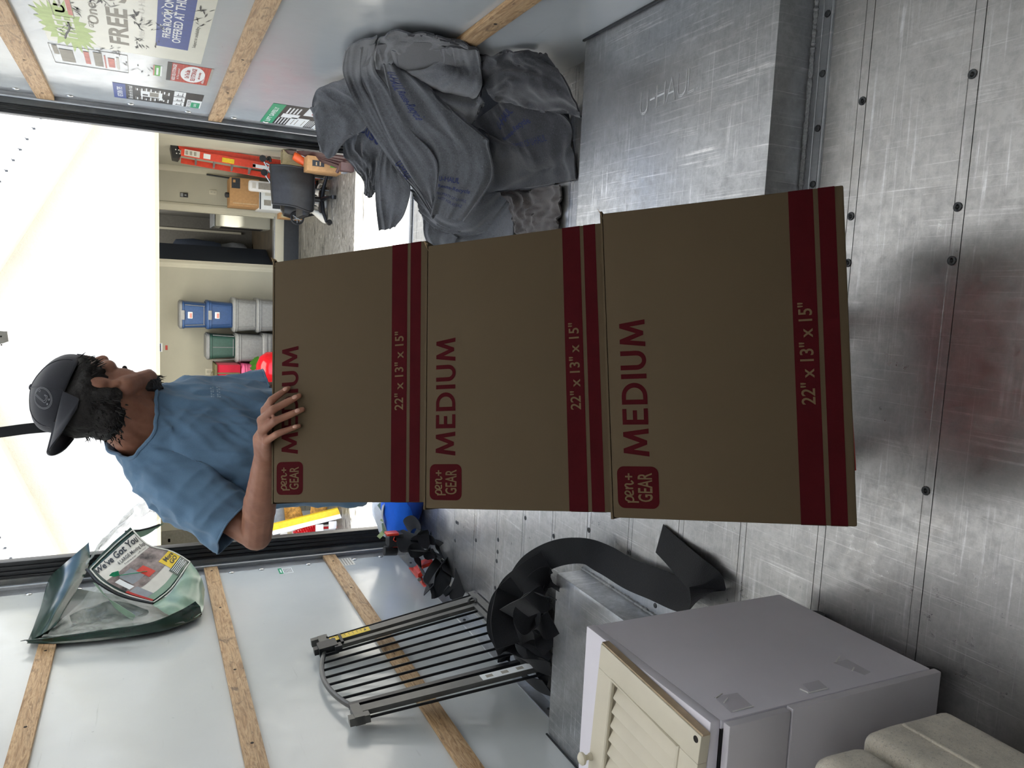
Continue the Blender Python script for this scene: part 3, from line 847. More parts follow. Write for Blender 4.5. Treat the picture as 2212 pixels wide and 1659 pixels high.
# glossy red tub
c = aty(580, 795, 11.6); rt = thing('red_tub', 'glossy red rounded tub with a black loop handle beside the pink tote', 'tub', (c.x, 11.6, GZ))
zt = aty(558, 797, 11.4).z
ob('shell', MB().lathe([(.12, GZ), (.21, GZ + .06), (.25, GZ + .3), (.235, zt - .14), (.17, zt - .05), (.06, zt)], (c.x, 11.6, 0), seg=32), 'red_gloss', rt)
ob('handle', MB().tube([Vector((c.x - .10, 11.42, zt - .02)) + Vector((.075 * math.cos(t), 0, .075 * math.sin(t))) for t in [math.pi * 2 * i / 20 for i in range(20)]], .011, 8, True), 'black', rt)
ob('sticker', MB().box((c.x + .02, 11.362, zt - .20), (.10, .012, .022)), 'p_white', rt)
lf = MB()
for k in range(14):
    p = aty(562 - (k % 4) * 3, 776 + (k * 3) % 22, 12.2); lf.add([p, p + Vector((.05, -.02, .03)), p + Vector((.02, -.03, .10)), p + Vector((-.03, -.01, .05))], [(0, 1, 2, 3)])
st_ = thing('potted_plant', 'small green plant between the grey totes and the red tub', 'plant', aty(566, 784, 12.2))
ob('leaves', lf, 'green_leaf', st_, autosmooth=False)['kind'] = 'stuff'
p = aty(575, 784, 12.2); ob('pot', MB().lathe([(.06, GZ), (.08, p.z - .02), (.085, p.z), (.04, p.z)], (p.x, 12.2, 0), seg=16), 'black', st_)
# notice and red tab on the wall, outlets, keypad, vent
def wallbox(name, label, cat, px0, px1, y0, y1, mat, th=.02, Y=GY1, extra=None):
    a, b = aty(px0, y0, Y), aty(px1, y1, Y); lo = (min(a.x, b.x), Y - th, min(a.z, b.z)); hi = (max(a.x, b.x), Y, max(a.z, b.z))
    root = thing(name, label, cat, ((lo[0] + hi[0]) / 2, Y, lo[2])); ob('plate', MB().cbox(lo, hi, .003), mat, root)
    for (nm, fx0, fx1, fz0, fz1, mm) in (extra or []):
        ob(nm, MB().cbox((lo[0] + fx0 * (hi[0] - lo[0]), Y - th - .004, lo[2] + fz0 * (hi[2] - lo[2])), (lo[0] + fx1 * (hi[0] - lo[0]), Y - th + .001, lo[2] + fz1 * (hi[2] - lo[2]))), mm, root)
    return root
wallbox('notice', 'small blue and white notice high on the garage wall', 'sign', 337, 351, 741, 760, 'p_white', .006, extra=[('print', .05, .95, .25, .95, 'p_blue'), ('print', .15, .8, .3, .55, 'pink'), ('print', .5, .85, .62, .9, 'p_white')])
wallbox('wall_tab', 'tiny red tab on the garage wall below the notice', 'tab', 357, 362, 746, 756, 'p_red', .01)
wallbox('outlet', 'cream wall outlet above the red bag', 'outlet', 444, 459, 796, 810, 'gtrim', .012, extra=[('socket', .3, .7, .15, .45, 'gwall'), ('socket', .3, .7, .55, .85, 'gwall')])
wallbox('outlet', 'cream wall outlet above the brown carton by the doorway', 'outlet', 452, 468, 410, 421, 'gtrim', .012, extra=[('socket', .3, .7, .15, .45, 'gwall'), ('socket', .3, .7, .55, .85, 'gwall')])
wallbox('keypad', 'black door opener keypad on the wall right of the doorway', 'keypad', 389, 406, 416, 427, 'black', .02, extra=[('screen', .1, .9, .62, .95, 'grey_plastic'), ('button', .35, .65, .2, .45, 'grey_plastic')])
wallbox('electrical_panel', 'grey electrical panel on the back wall left of the man', 'panel', 345, 500, 1148, 1172, 'steel_grey', .05, extra=[('cover', .08, .92, .02, .92, 'steel_grey'), ('latch', .4, .6, .40, .44, 'black'), ('label_dot', .4, .6, .86, .89, 'faded_red')])
wallbox('door_lever', 'white bar handle below the electrical panel', 'handle', 404, 474, 1176, 1185, 'white', .06)
struct(ob('trim_9', MB().cbox((aty(400, 1176, GY1).x - .5, GY1 - .015, GZ), (aty(400, 1176, GY1).x - .02, GY1, GCZ)), 'gtrim'))
struct(ob('trim_10', MB().cbox((GXR - .09, GY1 - .02, GZ), (GXR, GY1, GCZ), .004), 'gtrim'))
# ================================================================== cartons on the hand truck
OR = Vector((.9700, .2372, -.0530)).normalized()
ON = Vector((-.2045, .6785, -.7040)); ON = (ON - OR * ON.dot(OR)).normalized()     # into the carton
OU = OR.cross(ON); OU = OU if OU.z > 0 else -OU
def medium(root, S, x0, x1, v0, v1, o):
    """the word MEDIUM in the plain geometric capitals of the cartons"""
    st = .185
    Mg = [(0, 0), (.13, 1), (.30, 1), (.525, .36), (.75, 1), (.92, 1), (1.05, 0), (.865, 0), (.795, .60), (.60, .07), (.45, .07), (.255, .60), (.185, 0)]
    Eg = [(0, 0), (0, 1), (.60, 1), (.60, .835), (.185, .835), (.185, .59), (.54, .59), (.54, .425), (.185, .425), (.185, .165), (.61, .165), (.61, 0)]
    Ig = [(0, 0), (0, 1), (.185, 1), (.185, 0)]
    arc = lambda cx, cy, rx, ry, a0, a1, n: [(cx + rx * math.cos(math.radians(a0 + (a1 - a0) * k / n)), cy + ry * math.sin(math.radians(a0 + (a1 - a0) * k / n))) for k in range(n + 1)]
    def strip(outer, inner): return [[outer[k], outer[k + 1], inner[k + 1], inner[k]] for k in range(len(outer) - 1)]
    Dp = [[(0, 0), (0, 1), (st, 1), (st, 0)]] + strip([(st, 1), (.33, 1)] + arc(.33, .5, .50, .5, 90, -90, 14)[1:] + [(st, 0)], [(st, .835), (.33, .835)] + arc(.33, .5, .315, .335, 90, -90, 14)[1:] + [(st, .165)])
    Up = strip([(0, 1)] + [(0, .40)] + arc(.37, .37, .37, .38, 180, 360, 14)[1:-1] + [(.74, .40), (.74, 1)], [(st, 1)] + [(st, .40)] + arc(.37, .37, .185, .215, 180, 360, 14)[1:-1] + [(.555, .40), (.555, 1)])
    tot = 5.24; x = 0
    for g, w in (([Mg], 1.05), ([Eg], .61), (Dp, .83), ([Ig], .185), (Up, .74), ([Mg], 1.05)):
        m = MB()
        for poly in g:
            m.add([S(x0 + (x1 - x0) * (x + a) / tot, v1 + (v0 - v1) * b, o) for a, b in poly], [tuple(range(len(poly)))])
        ob('letter', m, 'ink_red', root); x += w + .155
def carton(label, top_left, corners, lab2):
    tl = EYE + Vector(top_left)
    # the four front corners lie in one tilted plane
    TL, TR, BR, BL = [atp(px, py, tl, ON) for px, py in corners]
    D = .335
    root = thing('carton', label, 'carton', BL + ON * D, 'cartons on the hand truck')
    root.location = (BL + BR) / 2 + ON * D
    fr = [TL, TR, BR, BL]; bk = [p + ON * D for p in fr]
    cen = sum(fr + bk, Vector()) / 8
    mb = MB(); bm = bmesh.new(); vs = [bm.verts.new(p - cen) for p in fr + bk]
    for f in ((3, 2, 1, 0), (4, 5, 6, 7), (0, 1, 5, 4), (1, 2, 6, 5), (2, 3, 7, 6), (3, 0, 4, 7)): bm.faces.new([vs[i] for i in f])
    bmesh.ops.recalc_face_normals(bm, faces=bm.faces[:])
    bmesh.ops.bevel(bm, geom=bm.edges[:], offset=.0035, segments=2, profile=.6, affect='EDGES')
    mb._bm(bm, cen); ob('box_body', mb, 'card', root)
    u = (TL - BL).normalized()
    for s0, s1 in ((0.0, .495), (.505, 1.0)):            # two top flaps meeting in the middle
        q = [TL + ON * D * s0, TR + ON * D * s0, TR + ON * D * s1, TL + ON * D * s1]
        q = [p + u * .0006 + (OR * .004 if i in (1, 2) else OR * -.003) for i, p in enumerate(q)]
        ob('top_flap', MB().hexa(q, [p + u * .004 for p in q]), 'card', root)
    lip = MB(); a = TR + u * .003; lip.prism([a, a + OR * .012 + u * .007, a - OR * .012 - u * .004], ON * .02); ob('flap_corner', lip, 'card_edge', root)
    def S(x, v, o=.0005):                                    # x 0..1 across, v 0..1 down
        return (TL * (1 - x) + TR * x) * (1 - v) + (BL * (1 - x) + BR * x) * v - ON * o
    def P(nm, x0, x1, v0, v1, mat, o=.0004, rad=0.0):
        m = MB()
        if rad:
            pts = []
            ar = (TR - TL).length / (TL - BL).length
            for cx, cy, a0 in ((x1 - rad, v0 + rad * ar, -90), (x1 - rad, v1 - rad * ar, 0), (x0 + rad, v1 - rad * ar, 90), (x0 + rad, v0 + rad * ar, 180)):
                for k in range(7):
                    t = math.radians(a0 + 15 * k); pts.append((cx + rad * math.cos(t), cy + rad * ar * math.sin(t)))
            m.add([S(x, v, o) for x, v in pts], [tuple(range(len(pts)))])
        else:
            n = 8; m.add([S(x0 + (x1 - x0) * k / n, v, o) for k in range(n + 1) for v in (v0, v1)], [(2 * k, 2 * k + 1, 2 * k + 3, 2 * k + 2) for k in range(n)])
        return ob(nm, m, mat, root)
    P('red_stripe', .001, .999, .787, .883, 'ink_red'); P('red_stripe', .001, .999, .902, .966, 'ink_red')
    bad = P('badge', .031, .162, .024, .208, 'ink_red', .0004, .022)
    def T(nm, body, x0, x1, v0, v1, mat, o, parent, bold=0.0, shear=0.0, sp=1.0):
        vs, fs = text2d(body, 1.0, bold, 0, 0, sp, shear)
        vs = fit(vs, x0, x1, -v1, -v0); m = MB(); print_on(m, vs, fs, lambda x, y, z: S(x, -y, o)); return ob(nm, m, mat, parent)
    medium(root, S, .193, .632, .058, .172, .0005)
    T('badge_lettering', 'GEAR', .052, .142, .115, .180, 'ink_card', .0007, bad, .012)
    # the script word and its plus sign
    def stroke(m, pts, w):
        P2 = spline([Vector((x * 1.47, v, 0)) for x, v in pts], 22); vs = []
        for i, q in enumerate(P2):
            t = (P2[min(i + 1, 22)] - P2[max(i - 1, 0)]).normalized(); nn = Vector((-t.y, t.x, 0)) * w
            for e in (q + nn, q - nn): vs.append(S(e.x / 1.47, e.y, .0008))
        m.add(vs, [(2 * i, 2 * i + 1, 2 * i + 3, 2 * i + 2) for i in range(22)]); return m
    m = MB(); w = .0036
    stroke(m, [(.050, .068), (.051, .09), (.051, .118)], w)
    stroke(m, [(.051, .082), (.058, .060), (.067, .066), (.066, .088), (.056, .094), (.051, .088)], w)
    stroke(m, [(.070, .084), (.081, .078), (.084, .064), (.077, .058), (.071, .072), (.074, .092), (.087, .092)], w)
    stroke(m, [(.092, .060), (.093, .078), (.093, .094)], w)
    stroke(m, [(.093, .076), (.100, .060), (.106, .064), (.106, .084), (.110, .095), (.117, .086)], w)
    stroke(m, [(.119, .076), (.130, .076), (.140, .076)], w); stroke(m, [(.1295, .060), (.1295, .076), (.1295, .092)], w)
    ob('script_lettering', m, 'ink_card', bad)
    T('size_lettering', '22" x 13" x 15"', .347, .652, .806, .862, 'ink_card', .0007, root, .012)
    # the same print runs round onto the narrow side
    for side, A, Bq in ((-1, TL, BL), (1, TR, BR)):
        for v0, v1 in ((.787, .883), (.902, .966)):
            m = MB(); o = OR * side * .0006
            m.add([A * (1 - v) + Bq * v + ON * (D * t) + o for t in (.01, .99) for v in (v0, v1)], [(0, 1, 3, 2)]); ob('side_stripe', m, 'ink_red', root)
    return TL, TR, BR, BL
B3 = carton('bottom medium moving carton, lowest of the three, over the metal floor', tuple(Vector((-.376, 1.0757, -.7253)) + ON * .085), [(1325, 1118), (1301, 461), (1822, 399), (1852, 1138)], 0)
B2 = carton('middle medium moving carton, between the other two in the stack', (-.4407, 1.4462, -.5180), [(919, 1098), (924, 531), (1299, 481), (1322, 1107)], 1)
B1 = carton('top medium moving carton with a hand on its upper edge', (-.4841, 1.7397, -.2570), [(590, 1086), (593, 566), (922, 519), (918, 1085)], 2)
def hand_truck():
    TL, TR, BR, BL = B3; D = .342
    c = (BL + BR) / 2 + ON * D; u = OU
    root = thing('hand_truck', 'red tubular hand truck tilted back behind the three cartons', 'hand truck', (c.x, c.y + .09, 0))
    base = c - u * .0030
    q = [base + OR * x - ON * y for x, y in ((-.2, .0), (.2, .0), (.2, .24), (-.2, .24))]
    ob('toe_plate', MB().hexa([p - u * .0022 for p in q], [p + u * .0018 for p in q]), 'red_metal', root)
    off = ON * .028
    for s in (-1, 1):
        ob('rail', MB().tube([base + off + OR * .15 * s, base + off + OR * .15 * s + u * 1.02], .014, 12), 'red_metal', root)
    for k in (.08, .4, .75):
        ob('cross_bar', MB().tube([base + off - OR * .15 + u * k, base + off + OR * .15 + u * k], .009, 10), 'red_metal', root)
    hp = [base + off + OR * .15 + u * 1.0, base + off + OR * .14 + u * 1.10, base + off + u * 1.14, base + off - OR * .14 + u * 1.10, base + off - OR * .15 + u * 1.0]
    ob('handle', MB().tube(spline(hp, 24), .014, 12), 'red_metal', root)
    ax = base + ON * .20 + u * .16; rad = min(.11, ax.z); ax.z = rad + .0005
    ob('axle', MB().tube([ax - OR * .19, ax + OR * .19], .01, 10), 'grey_plastic', root)
    for s in (-1, 1):
        ob('bracket', MB().tube([base + off + OR * .15 * s, ax + OR * .17 * s], .008, 8), 'red_metal', root)
        w = ob('wheel', MB().tube([ax + OR * (.155 * s), ax + OR * (.19 * s)], rad, 28), 'rubber', root)
        ob('hub', MB().tube([ax + OR * (.15 * s), ax + OR * (.195 * s)], rad * .5, 18), 'red_metal', w)
    return root
hand_truck()
# ================================================================== things along the left wall
# grey cabinet with a louvred door lying on it
def cabinet():
    x1, x0, y0, y1, z0, zt = -.690, -1.46, .935, 1.335, .055, .602
    root = thing('cabinet', 'lavender grey laminate cabinet on black castors beside the left wheel well', 'cabinet', ((x0 + x1) / 2, (y0 + y1) / 2, 0))
    t = .016
    ob('side_panel', MB().cbox((x1 - t, y0, z0), (x1, y1 - .0, zt - .022), .002), 'lav', root)
    ob('side_panel', MB().cbox((x0, y0, z0), (x0 + t, y1, zt - .022), .002), 'lav', root)
    ob('top_panel', MB().cbox((x0, y0 + .001, zt - .021), (x1 + .0005, y1 + .001, zt), .002), 'lav', root)
    ob('bottom_panel', MB().cbox((x0 + t, y0, z0), (x1 - t, y1, z0 + t)), 'lav', root)
    ob('back_panel', MB().cbox((x0 + t, y1 - .006, z0 + t), (x1 - t, y1, zt - .022)), 'lav', root)
    # fronts: shallow drawer above a deep one
    zs = atx(1690, 1520, x1).z
    ob('drawer_front', MB().cbox((x0 + .002, y0 - .019, zs + .002), (x1 - .001, y0 - .003, zt - .024), .003), 'lav_front', root)
    ob('drawer_front', MB().cbox((x0 + .002, y0 - .019, z0 - .008), (x1 + .001, y0 - .003, zs - .002), .003), 'lav_front', root)
    ob('gap_shadow', MB().cbox((x0 + t, y0 - .002, z0 + .02), (x1 - t, y0 + .02, zt - .023)), 'gap', root)
    for x, y in ((x1 - .05, y0 + .02), (x1 - .05, y1 - .085), (x0 + .05, y0 + .05), (x0 + .05, y1 - .05)):
        c = MB().cyl((x + .012, y, .0175), (x + .03, y, .0175), .0172, .0172, 16)
        ob('castor', c, 'black', root)
        ob('castor_fork', MB().cbox((x + .004, y - .015, .024), (x + .012, y + .015, .055), .003), 'black', root)
    def on(px, py): return atx(px, py, x1 + .0012)
    def tape(pts, th=.0008, bits=()):
        P = [on(*p) for p in pts]; mb = MB().hexa(P, [p + Vector((th, 0, 0)) for p in P]); o = ob('clear_tape', mb, 'tape', root)
        for a, b in bits: ob('tape_crease', MB().tube([on(*a) + Vector((.001, 0, 0)), on(*b) + Vector((.001, 0, 0))], .0012, 5), 'white', o)
    tape([(1543, 1507), (1592, 1497), (1628, 1528), (1580, 1540)], bits=[((1546, 1509), (1560, 1499)), ((1564, 1519), (1572, 1509)), ((1583, 1538), (1628, 1526))])
    tape([(1735, 1478), (1768, 1470), (1790, 1488), (1752, 1497)], bits=[((1728, 1489), (1745, 1497)), ((1745, 1498), (1788, 1488))])
    tape([(1800, 1432), (1830, 1425), (1880, 1452), (1868, 1458)], bits=[((1806, 1430), (1814, 1419)), ((1841, 1450), (1845, 1443))])
    return zt
ZT = cabinet()
def louvred_door():
    z = ZT + .0015; th = .020
    # right edge of the door in the photograph: far corner, near corner; knob side to the left
    A = atz(1298, 1390, z + th); Bn = atz(1515, 1592, z + th); 
    d = (Bn - A); d.z = 0; L = d.length; ey = d.normalized(); ex = Vector((ey.y, -ey.x, 0)); ex = ex if ex.x < 0 else -ex
    wid = .42; Lr = L
    root = thing('louvred_door', 'cream painted louvred cabinet door lying flat on the grey cabinet', 'cabinet door', A + ex * .2 + ey * L / 2)
    root.location.z = z
    def bx(u0, u1, v0, v1, h0, h1, bev=.0):
        c = A + ex * ((u0 + u1) / 2) + ey * ((v0 + v1) / 2); c.z = z + (h0 + h1) / 2
        R = Matrix(((ex.x, ey.x, 0), (ex.y, ey.y, 0), (0, 0, 1)))
        return MB().box(c, (u1 - u0, v1 - v0, h1 - h0), R, bev)
    sw = .052
    ob('stile', bx(0, sw, 0, Lr, 0, th, .002), 'cream', root)
    ob('stile', bx(wid - sw, wid, 0, Lr, 0, th, .002), 'cream', root)
    ob('rail', bx(sw, wid - sw, 0, sw, 0, th, .002), 'cream', root)
    ob('rail', bx(sw, wid - sw, Lr - sw, Lr, 0, th, .002), 'cream', root)
    ob('edge', bx(-.003, .0005, .0, Lr, .0015, th - .003), 'cream_edge', root)
    ob('backing', bx(sw - .004, wid - sw + .004, sw - .004, Lr - sw + .004, .002, .006), 'cream', root)
    R0 = Matrix(((ex.x, ey.x, 0), (ex.y, ey.y, 0), (0, 0, 1)))
    b = MB()
    r = .0055
    fr = [A + ex * u + ey * v + Vector((0, 0, 0)) for u, v in ((sw, sw), (wid - sw, sw), (wid - sw, Lr - sw), (sw, Lr - sw))]
    for p in fr: p.z = z + th - .002
    ob('moulding', MB().tube(fr, r, 8, True), 'cream', root)
    n = 10; step = (wid - 2 * sw - .012) / n
    for k in range(n):
        u = sw + .006 + step * (k + .5)
        c = A + ex * u + ey * (Lr / 2); c.z = z + .0105
        tilt = Matrix.Rotation(math.radians(-24), 3, 'Y')
        ob('louvre_slat', MB().box(c, (step * 1.02, Lr - 2 * sw - .012, .006), R0 @ tilt, .0025), 'cream', root)
    hp = A + ex * .012 + ey * (Lr - .012); hp.z = z + th
    ob('hinge_hole', MB().cyl(hp, hp + Vector((0, 0, .0006)), .006, .006, 12), 'hole', root)
    kz = atz(1262, 1634, z + th + .02); kp = atz(1277, 1634, z + th); 
    k = MB().lathe([(.008, 0), (.0075, .004), (.005, .008), (.006, .014), (.0125, .019), (.013, .024), (.009, .028), (.002, .0295)], kp, seg=20)
    ob('knob', k, 'cream', root)
louvred_door()
# beige upholstered storage stool at the front of the load
def puff(x0, x1, y0, y1, z0, z1, r, bulge, n=14):
    bm = bmesh.new(); bmesh.ops.create_cube(bm, size=1)
    sx, sy, sz = x1 - x0, y1 - y0, z1 - z0
    for v in bm.verts: v.co = Vector((v.co.x * sx, v.co.y * sy, v.co.z * sz))
    bmesh.ops.bevel(bm, geom=bm.edges[:], offset=r, segments=5, profile=.5, affect='EDGES')
    bmesh.ops.subdivide_edges(bm, edges=[e for e in bm.edges if e.calc_length() > .06], cuts=8, use_grid_fill=True)
    for v in bm.verts:
        fx, fy, fz = [max(0, 1 - (abs(c) * 2 / s_) ** 2) for c, s_ in zip(v.co, (sx, sy, sz))]
        k = noise.noise(v.co * 9) * .003
        if abs(v.co.x) > sx * .45: v.co.x += math.copysign(bulge * fy * fz + k, v.co.x)
        if abs(v.co.z) > sz * .40: v.co.z += math.copysign(bulge * fx * fy + k, v.co.z)
        if abs(v.co.y) > sy * .45: v.co.y += math.copysign(bulge * .5 * fx * fz + k, v.co.y)
    return MB()._bm(bm, ((x0 + x1) / 2, (y0 + y1) / 2, (z0 + z1) / 2))
def stool():
    x1, y1, x0, y0 = -.712, .853, -1.22, .22
    root = thing('storage_stool', 'beige linen upholstered stool in front of the grey cabinet', 'stool', ((x0 + x1) / 2, (y0 + y1) / 2, 0))
    ob('upholstered_base', puff(x0, x1, y0, y1, .125, .343, .022, .006), 'linen', root)
    ob('lid', puff(x0 - .005, x1 - .012, y0, y1 - .006, .347, .47, .03, .010), 'linen', root)
    zs = .262
    ob('piping', MB().tube([(x1 + .004, y1 - .02, zs), (x1 + .0075, (y0 + y1) / 2, zs), (x1 + .004, y0 + .02, zs)], .0028, 6), 'linen', root)
    for x, y in ((x0 + .07, y0 + .07), (x1 - .12, y0 + .07), (x0 + .07, y1 - .12), (x1 - .12, y1 - .12)):
        ob('leg', MB().cyl((x, y, 0), (x, y, .13), .014, .02, 12), 'black', root)
stool()

# dark metal safety gate leaning on the left wall
def gate():
    A, B = Vector((-1.440, 3.30, .004)), Vector((-1.440, 2.46, .004))
    T0, T1 = atx(690, 1382, -1.552), atx(768, 1560, -1.552)
    root = thing('safety_gate', 'dark grey metal safety gate leaning against the left wall', 'gate', (-1.47, 2.9, 0))
    def G(s, t, o=0.0):
        p = (A * (1 - s) + B * s) * (1 - t) + (T0 * (1 - s) + T1 * s) * t
        n = Vector((1, 0, .14)).normalized(); return p + n * o
    def bar(nm, s0, s1, t0, t1, th, mat, o=0.0, nparent=root):
        q = [G(s0, t0, o - th / 2), G(s1, t0, o - th / 2), G(s1, t1, o - th / 2), G(s0, t1, o - th / 2)]
        n = Vector((1, 0, .14)).normalized() * th
        return ob(nm, MB().hexa(q, [p + n for p in q]), mat, nparent)
    def rod(nm, s, t0, t1, r, mat='gate_dark', s2=None):
        return ob(nm, MB().tube([G(s, t0), G(s if s2 is None else s2, t1)], r, 10), mat, root)
    bar('bottom_rail', -.01, 1.01, 0.0, .045, .024, 'gate')
    rod('rod', .012, .03, .985, .0058); rod('rod', .985, .03, .985, .0058)
    p1 = bar('post', .042, .102, .04, .985, .020, 'gate'); p2 = bar('post', .878, .938, .04, .985, .020, 'gate')
    pl = bar('latch_post', .138, .17, .085, .955, .018, 'gate'); pr = bar('post', .825, .852, .05, 1.0, .020, 'gate_dark')
    lab = bar('warning_label', .045, .099, .715, .95, .0008, 'yellow', .0106, p1)
    for k in range(9):
        m = MB(); t = .735 + .024 * k; c = G(.067, t, .0112)
        m.add([G(.054, t, .0113), G(.061, t + .004, .0113), G(.061, t + .013, .0113), G(.054, t + .008, .0113)], [(0, 1, 2, 3)])
        if k in (0, 8): m.add([G(.068, t, .0113), G(.082, t + .002, .0113), G(.082, t + .016, .0113), G(.068, t + .012, .0113)], [(0, 1, 2, 3)])
        m.add([G(.066, t + .004, .0113), G(.082, t + .004, .0113), G(.082, t + .006, .0113), G(.066, t + .006, .0113)], [(0, 1, 2, 3)])
        ob('label_print', m, 'p_black', root)
    bar('paper_label', .882, .934, .06, .36, .0008, 'p_white', .0106, p2)
    for t in (.14, .22, .30): bar('paper_print', .895, .92, t, t + .035, .0006, 'greyprint', .0112, p2)
    # arched top of the gate leaf
    arch = []
    for k in range(22):
        s = .15 + (.845 - .15) * k / 21; f = (s - .15) / .695
        arch.append(G(s, .985 + .075 * math.sin(math.pi * f) ** .8))
    ob('arched_rail', MB().tube(arch, .0105, 8), 'gate', root)
    for k in range(7):
        s = .215 + .088 * k; f = (s - .15) / .695
        ob('rod', MB().tube([G(s, .03), G(s, .985 + .072 * math.sin(math.pi * f) ** .8)], .0058, 10), 'gate_dark', root)
    bar('lower_leaf_rail', .135, .852, .055, .085, .018, 'gate')
    bar('corner_cap', -.005, .10, .965, 1.01, .034, 'gate'); bar('corner_cap', .865, 1.0, .955, 1.0, .034, 'gate')
    bar('corner_post', .955, 1.0, .93, 1.025, .03, 'gate'); bar('corner_post', -.008, .03, .955, 1.05, .03, 'gate')
    l = bar('latch_housing', .10, .195, .925, 1.03, .042, 'black', .004)
    bar('latch_button', .12, .165, 1.03, 1.055, .026, 'black', .004, l); bar('latch_lever', .165, .215, .905, .945, .02, 'black', .012, l)
    bar('latch_clip', .05, .16, .885, .90, .03, 'gate_dark', .004)
    for s in (.02, .96):
        ob('foot', MB().cyl(G(s, .0, -.01), G(s, .0, .012), .013, .013, 12), 'black', root)
    hk = MB().tube(spline([G(.12, .10, .012), G(.105, .085, .02), G(.10, .06, .022), G(.125, .05, .02), G(.14, .06, .012)], 14), .006, 8)
    ob('hinge_hook', hk, 'black', root)
gate()

# ------------------------------------------------------------------ black webbing
def fz(px, py, z): return atz(px, py, z)
def strap_on_floor():
    mb = MB()
    pts = [fz(1120, 1262, .13), fz(1150, 1222, .14), fz(1200, 1196, .12), fz(1255, 1190, .085), fz(1305, 1208, .055), fz(1360, 1240, .045), fz(1415, 1262, .045), fz(1465, 1283, .045), fz(1510, 1292, .05), fz(1528, 1268, .06), fz(1502, 1240, .045), fz(1462, 1200, .02), fz(1425, 1163, .008)]
    wd = [(.5, .4, .5), (.5, .5, .55), (.55, .6, .45), (.7, .5, .35), (.85, .1, -.3), (.9, .1, -.35), (.9, .05, -.35), (.85, .0, -.4), (.6, -.2, -.6), (.4, -.5, -.6), (.55, -.6, -.1), (.6, -.6, -.02), (.6, -.6, 0)]
    ribbon(mb, pts, wd, .098, .003, 90)
    o = ob('webbing_strap', mb, 'webbing')
    tag(o, 'wide black webbing strap trailing along the wheel well onto the floor', 'strap')
strap_on_floor()
def tangle(name, label, loops, width, mat='webbing'):
    c = sum((p for L in loops for p in L[0]), Vector()) / sum(len(L[0]) for L in loops)
    zmin = min(p.z for L in loops for p in L[0])
    root = thing(name, label, 'strap', (c.x, c.y, 0))
    for pts, wd, n in loops:
        m = MB(); ribbon(m, pts, wd, width, .003, n); ob('webbing_loop', m, mat, root)
    return root
def pile():
    L = []
    F = fz
    L.append(([F(1098, 1395, .30), F(1085, 1340, .30), F(1100, 1275, .22), F(1140, 1240, .2), F(1182, 1215, .14)], [(.5, .6, .6)] * 5, 40))
    L.append(([F(1190, 1445, .10), F(1140, 1430, .16), F(1096, 1400, .20), F(1075, 1362, .24), F(1084, 1300, .24), F(1120, 1262, .20)], [(.4, .5, .75)] * 6, 50))
    L.append(([F(1185, 1488, .04), F(1150, 1475, .05), F(1110, 1440, .08), F(1082, 1405, .12), F(1078, 1380, .16)], [(.6, .5, .5)] * 5, 40))
    L.append(([F(1196, 1292, .20), F(1160, 1290, .24), F(1135, 1322, .25), F(1142, 1350, .24), F(1172, 1358, .20), F(1196, 1345, .16)], [(.2, .3, .93)] * 6, 50))
    L.append(([F(1100, 1330, .26), F(1122, 1318, .27), F(1150, 1305, .27), F(1180, 1290, .22)], [(.6, .1, .75), (.6, .1, .75), (.55, .2, .75), (.5, .3, .75)], 30))
    L.append(([F(1192, 1400, .12), F(1165, 1372, .15), F(1130, 1366, .18), F(1108, 1378, .2)], [(.3, .6, .7)] * 4, 30))
    L.append(([F(1195, 1270, .12), F(1180, 1250, .15), F(1160, 1262, .18), F(1150, 1300, .16), F(1150, 1360, .10), F(1165, 1420, .06)], [(.7, .2, .5)] * 6, 40))
    L.append(([F(1186, 1460, .03), F(1160, 1440, .05), F(1130, 1400, .06), F(1105, 1350, .08), F(1110, 1290, .08), F(1150, 1250, .06)], [(.6, .6, .2)] * 6, 40))
    L.append(([F(1190, 1420, .05), F(1160, 1405, .09), F(1128, 1380, .12), F(1112, 1340, .14), F(1128, 1300, .13), F(1170, 1280, .08)], [(.3, .3, .9)] * 6, 40))
    r = tangle('strap_pile', 'heap of black webbing straps between the safety gate and the wheel well', L, .085)
    # dark core under the loops
    core = MB()
    cc = F(1140, 1350, .06); core.ell((cc.x, cc.y, .065), (.19, .11, .06), None, 20, 10)
    for v in core.v: v += Vector((noise.noise(v * 13), noise.noise(v * 13 + Vector((3, 1, 2))), 0)) * .03; v.z = max(.002, v.z)
    ob('lower_folds', core, 'webbing', r)
    for py, k in ((1352, 0), (1362, 1)):
        p = F(1096 + k * 6, py, .275)
        ob('buckle', MB().box(p, (.03, .012, .008), Matrix.Rotation(.7, 3, 'Z')).tube([p + Vector((-.014, -.008, .004)), p + Vector((.014, .012, .004))], .004, 8), 'chrome', r)
pile()

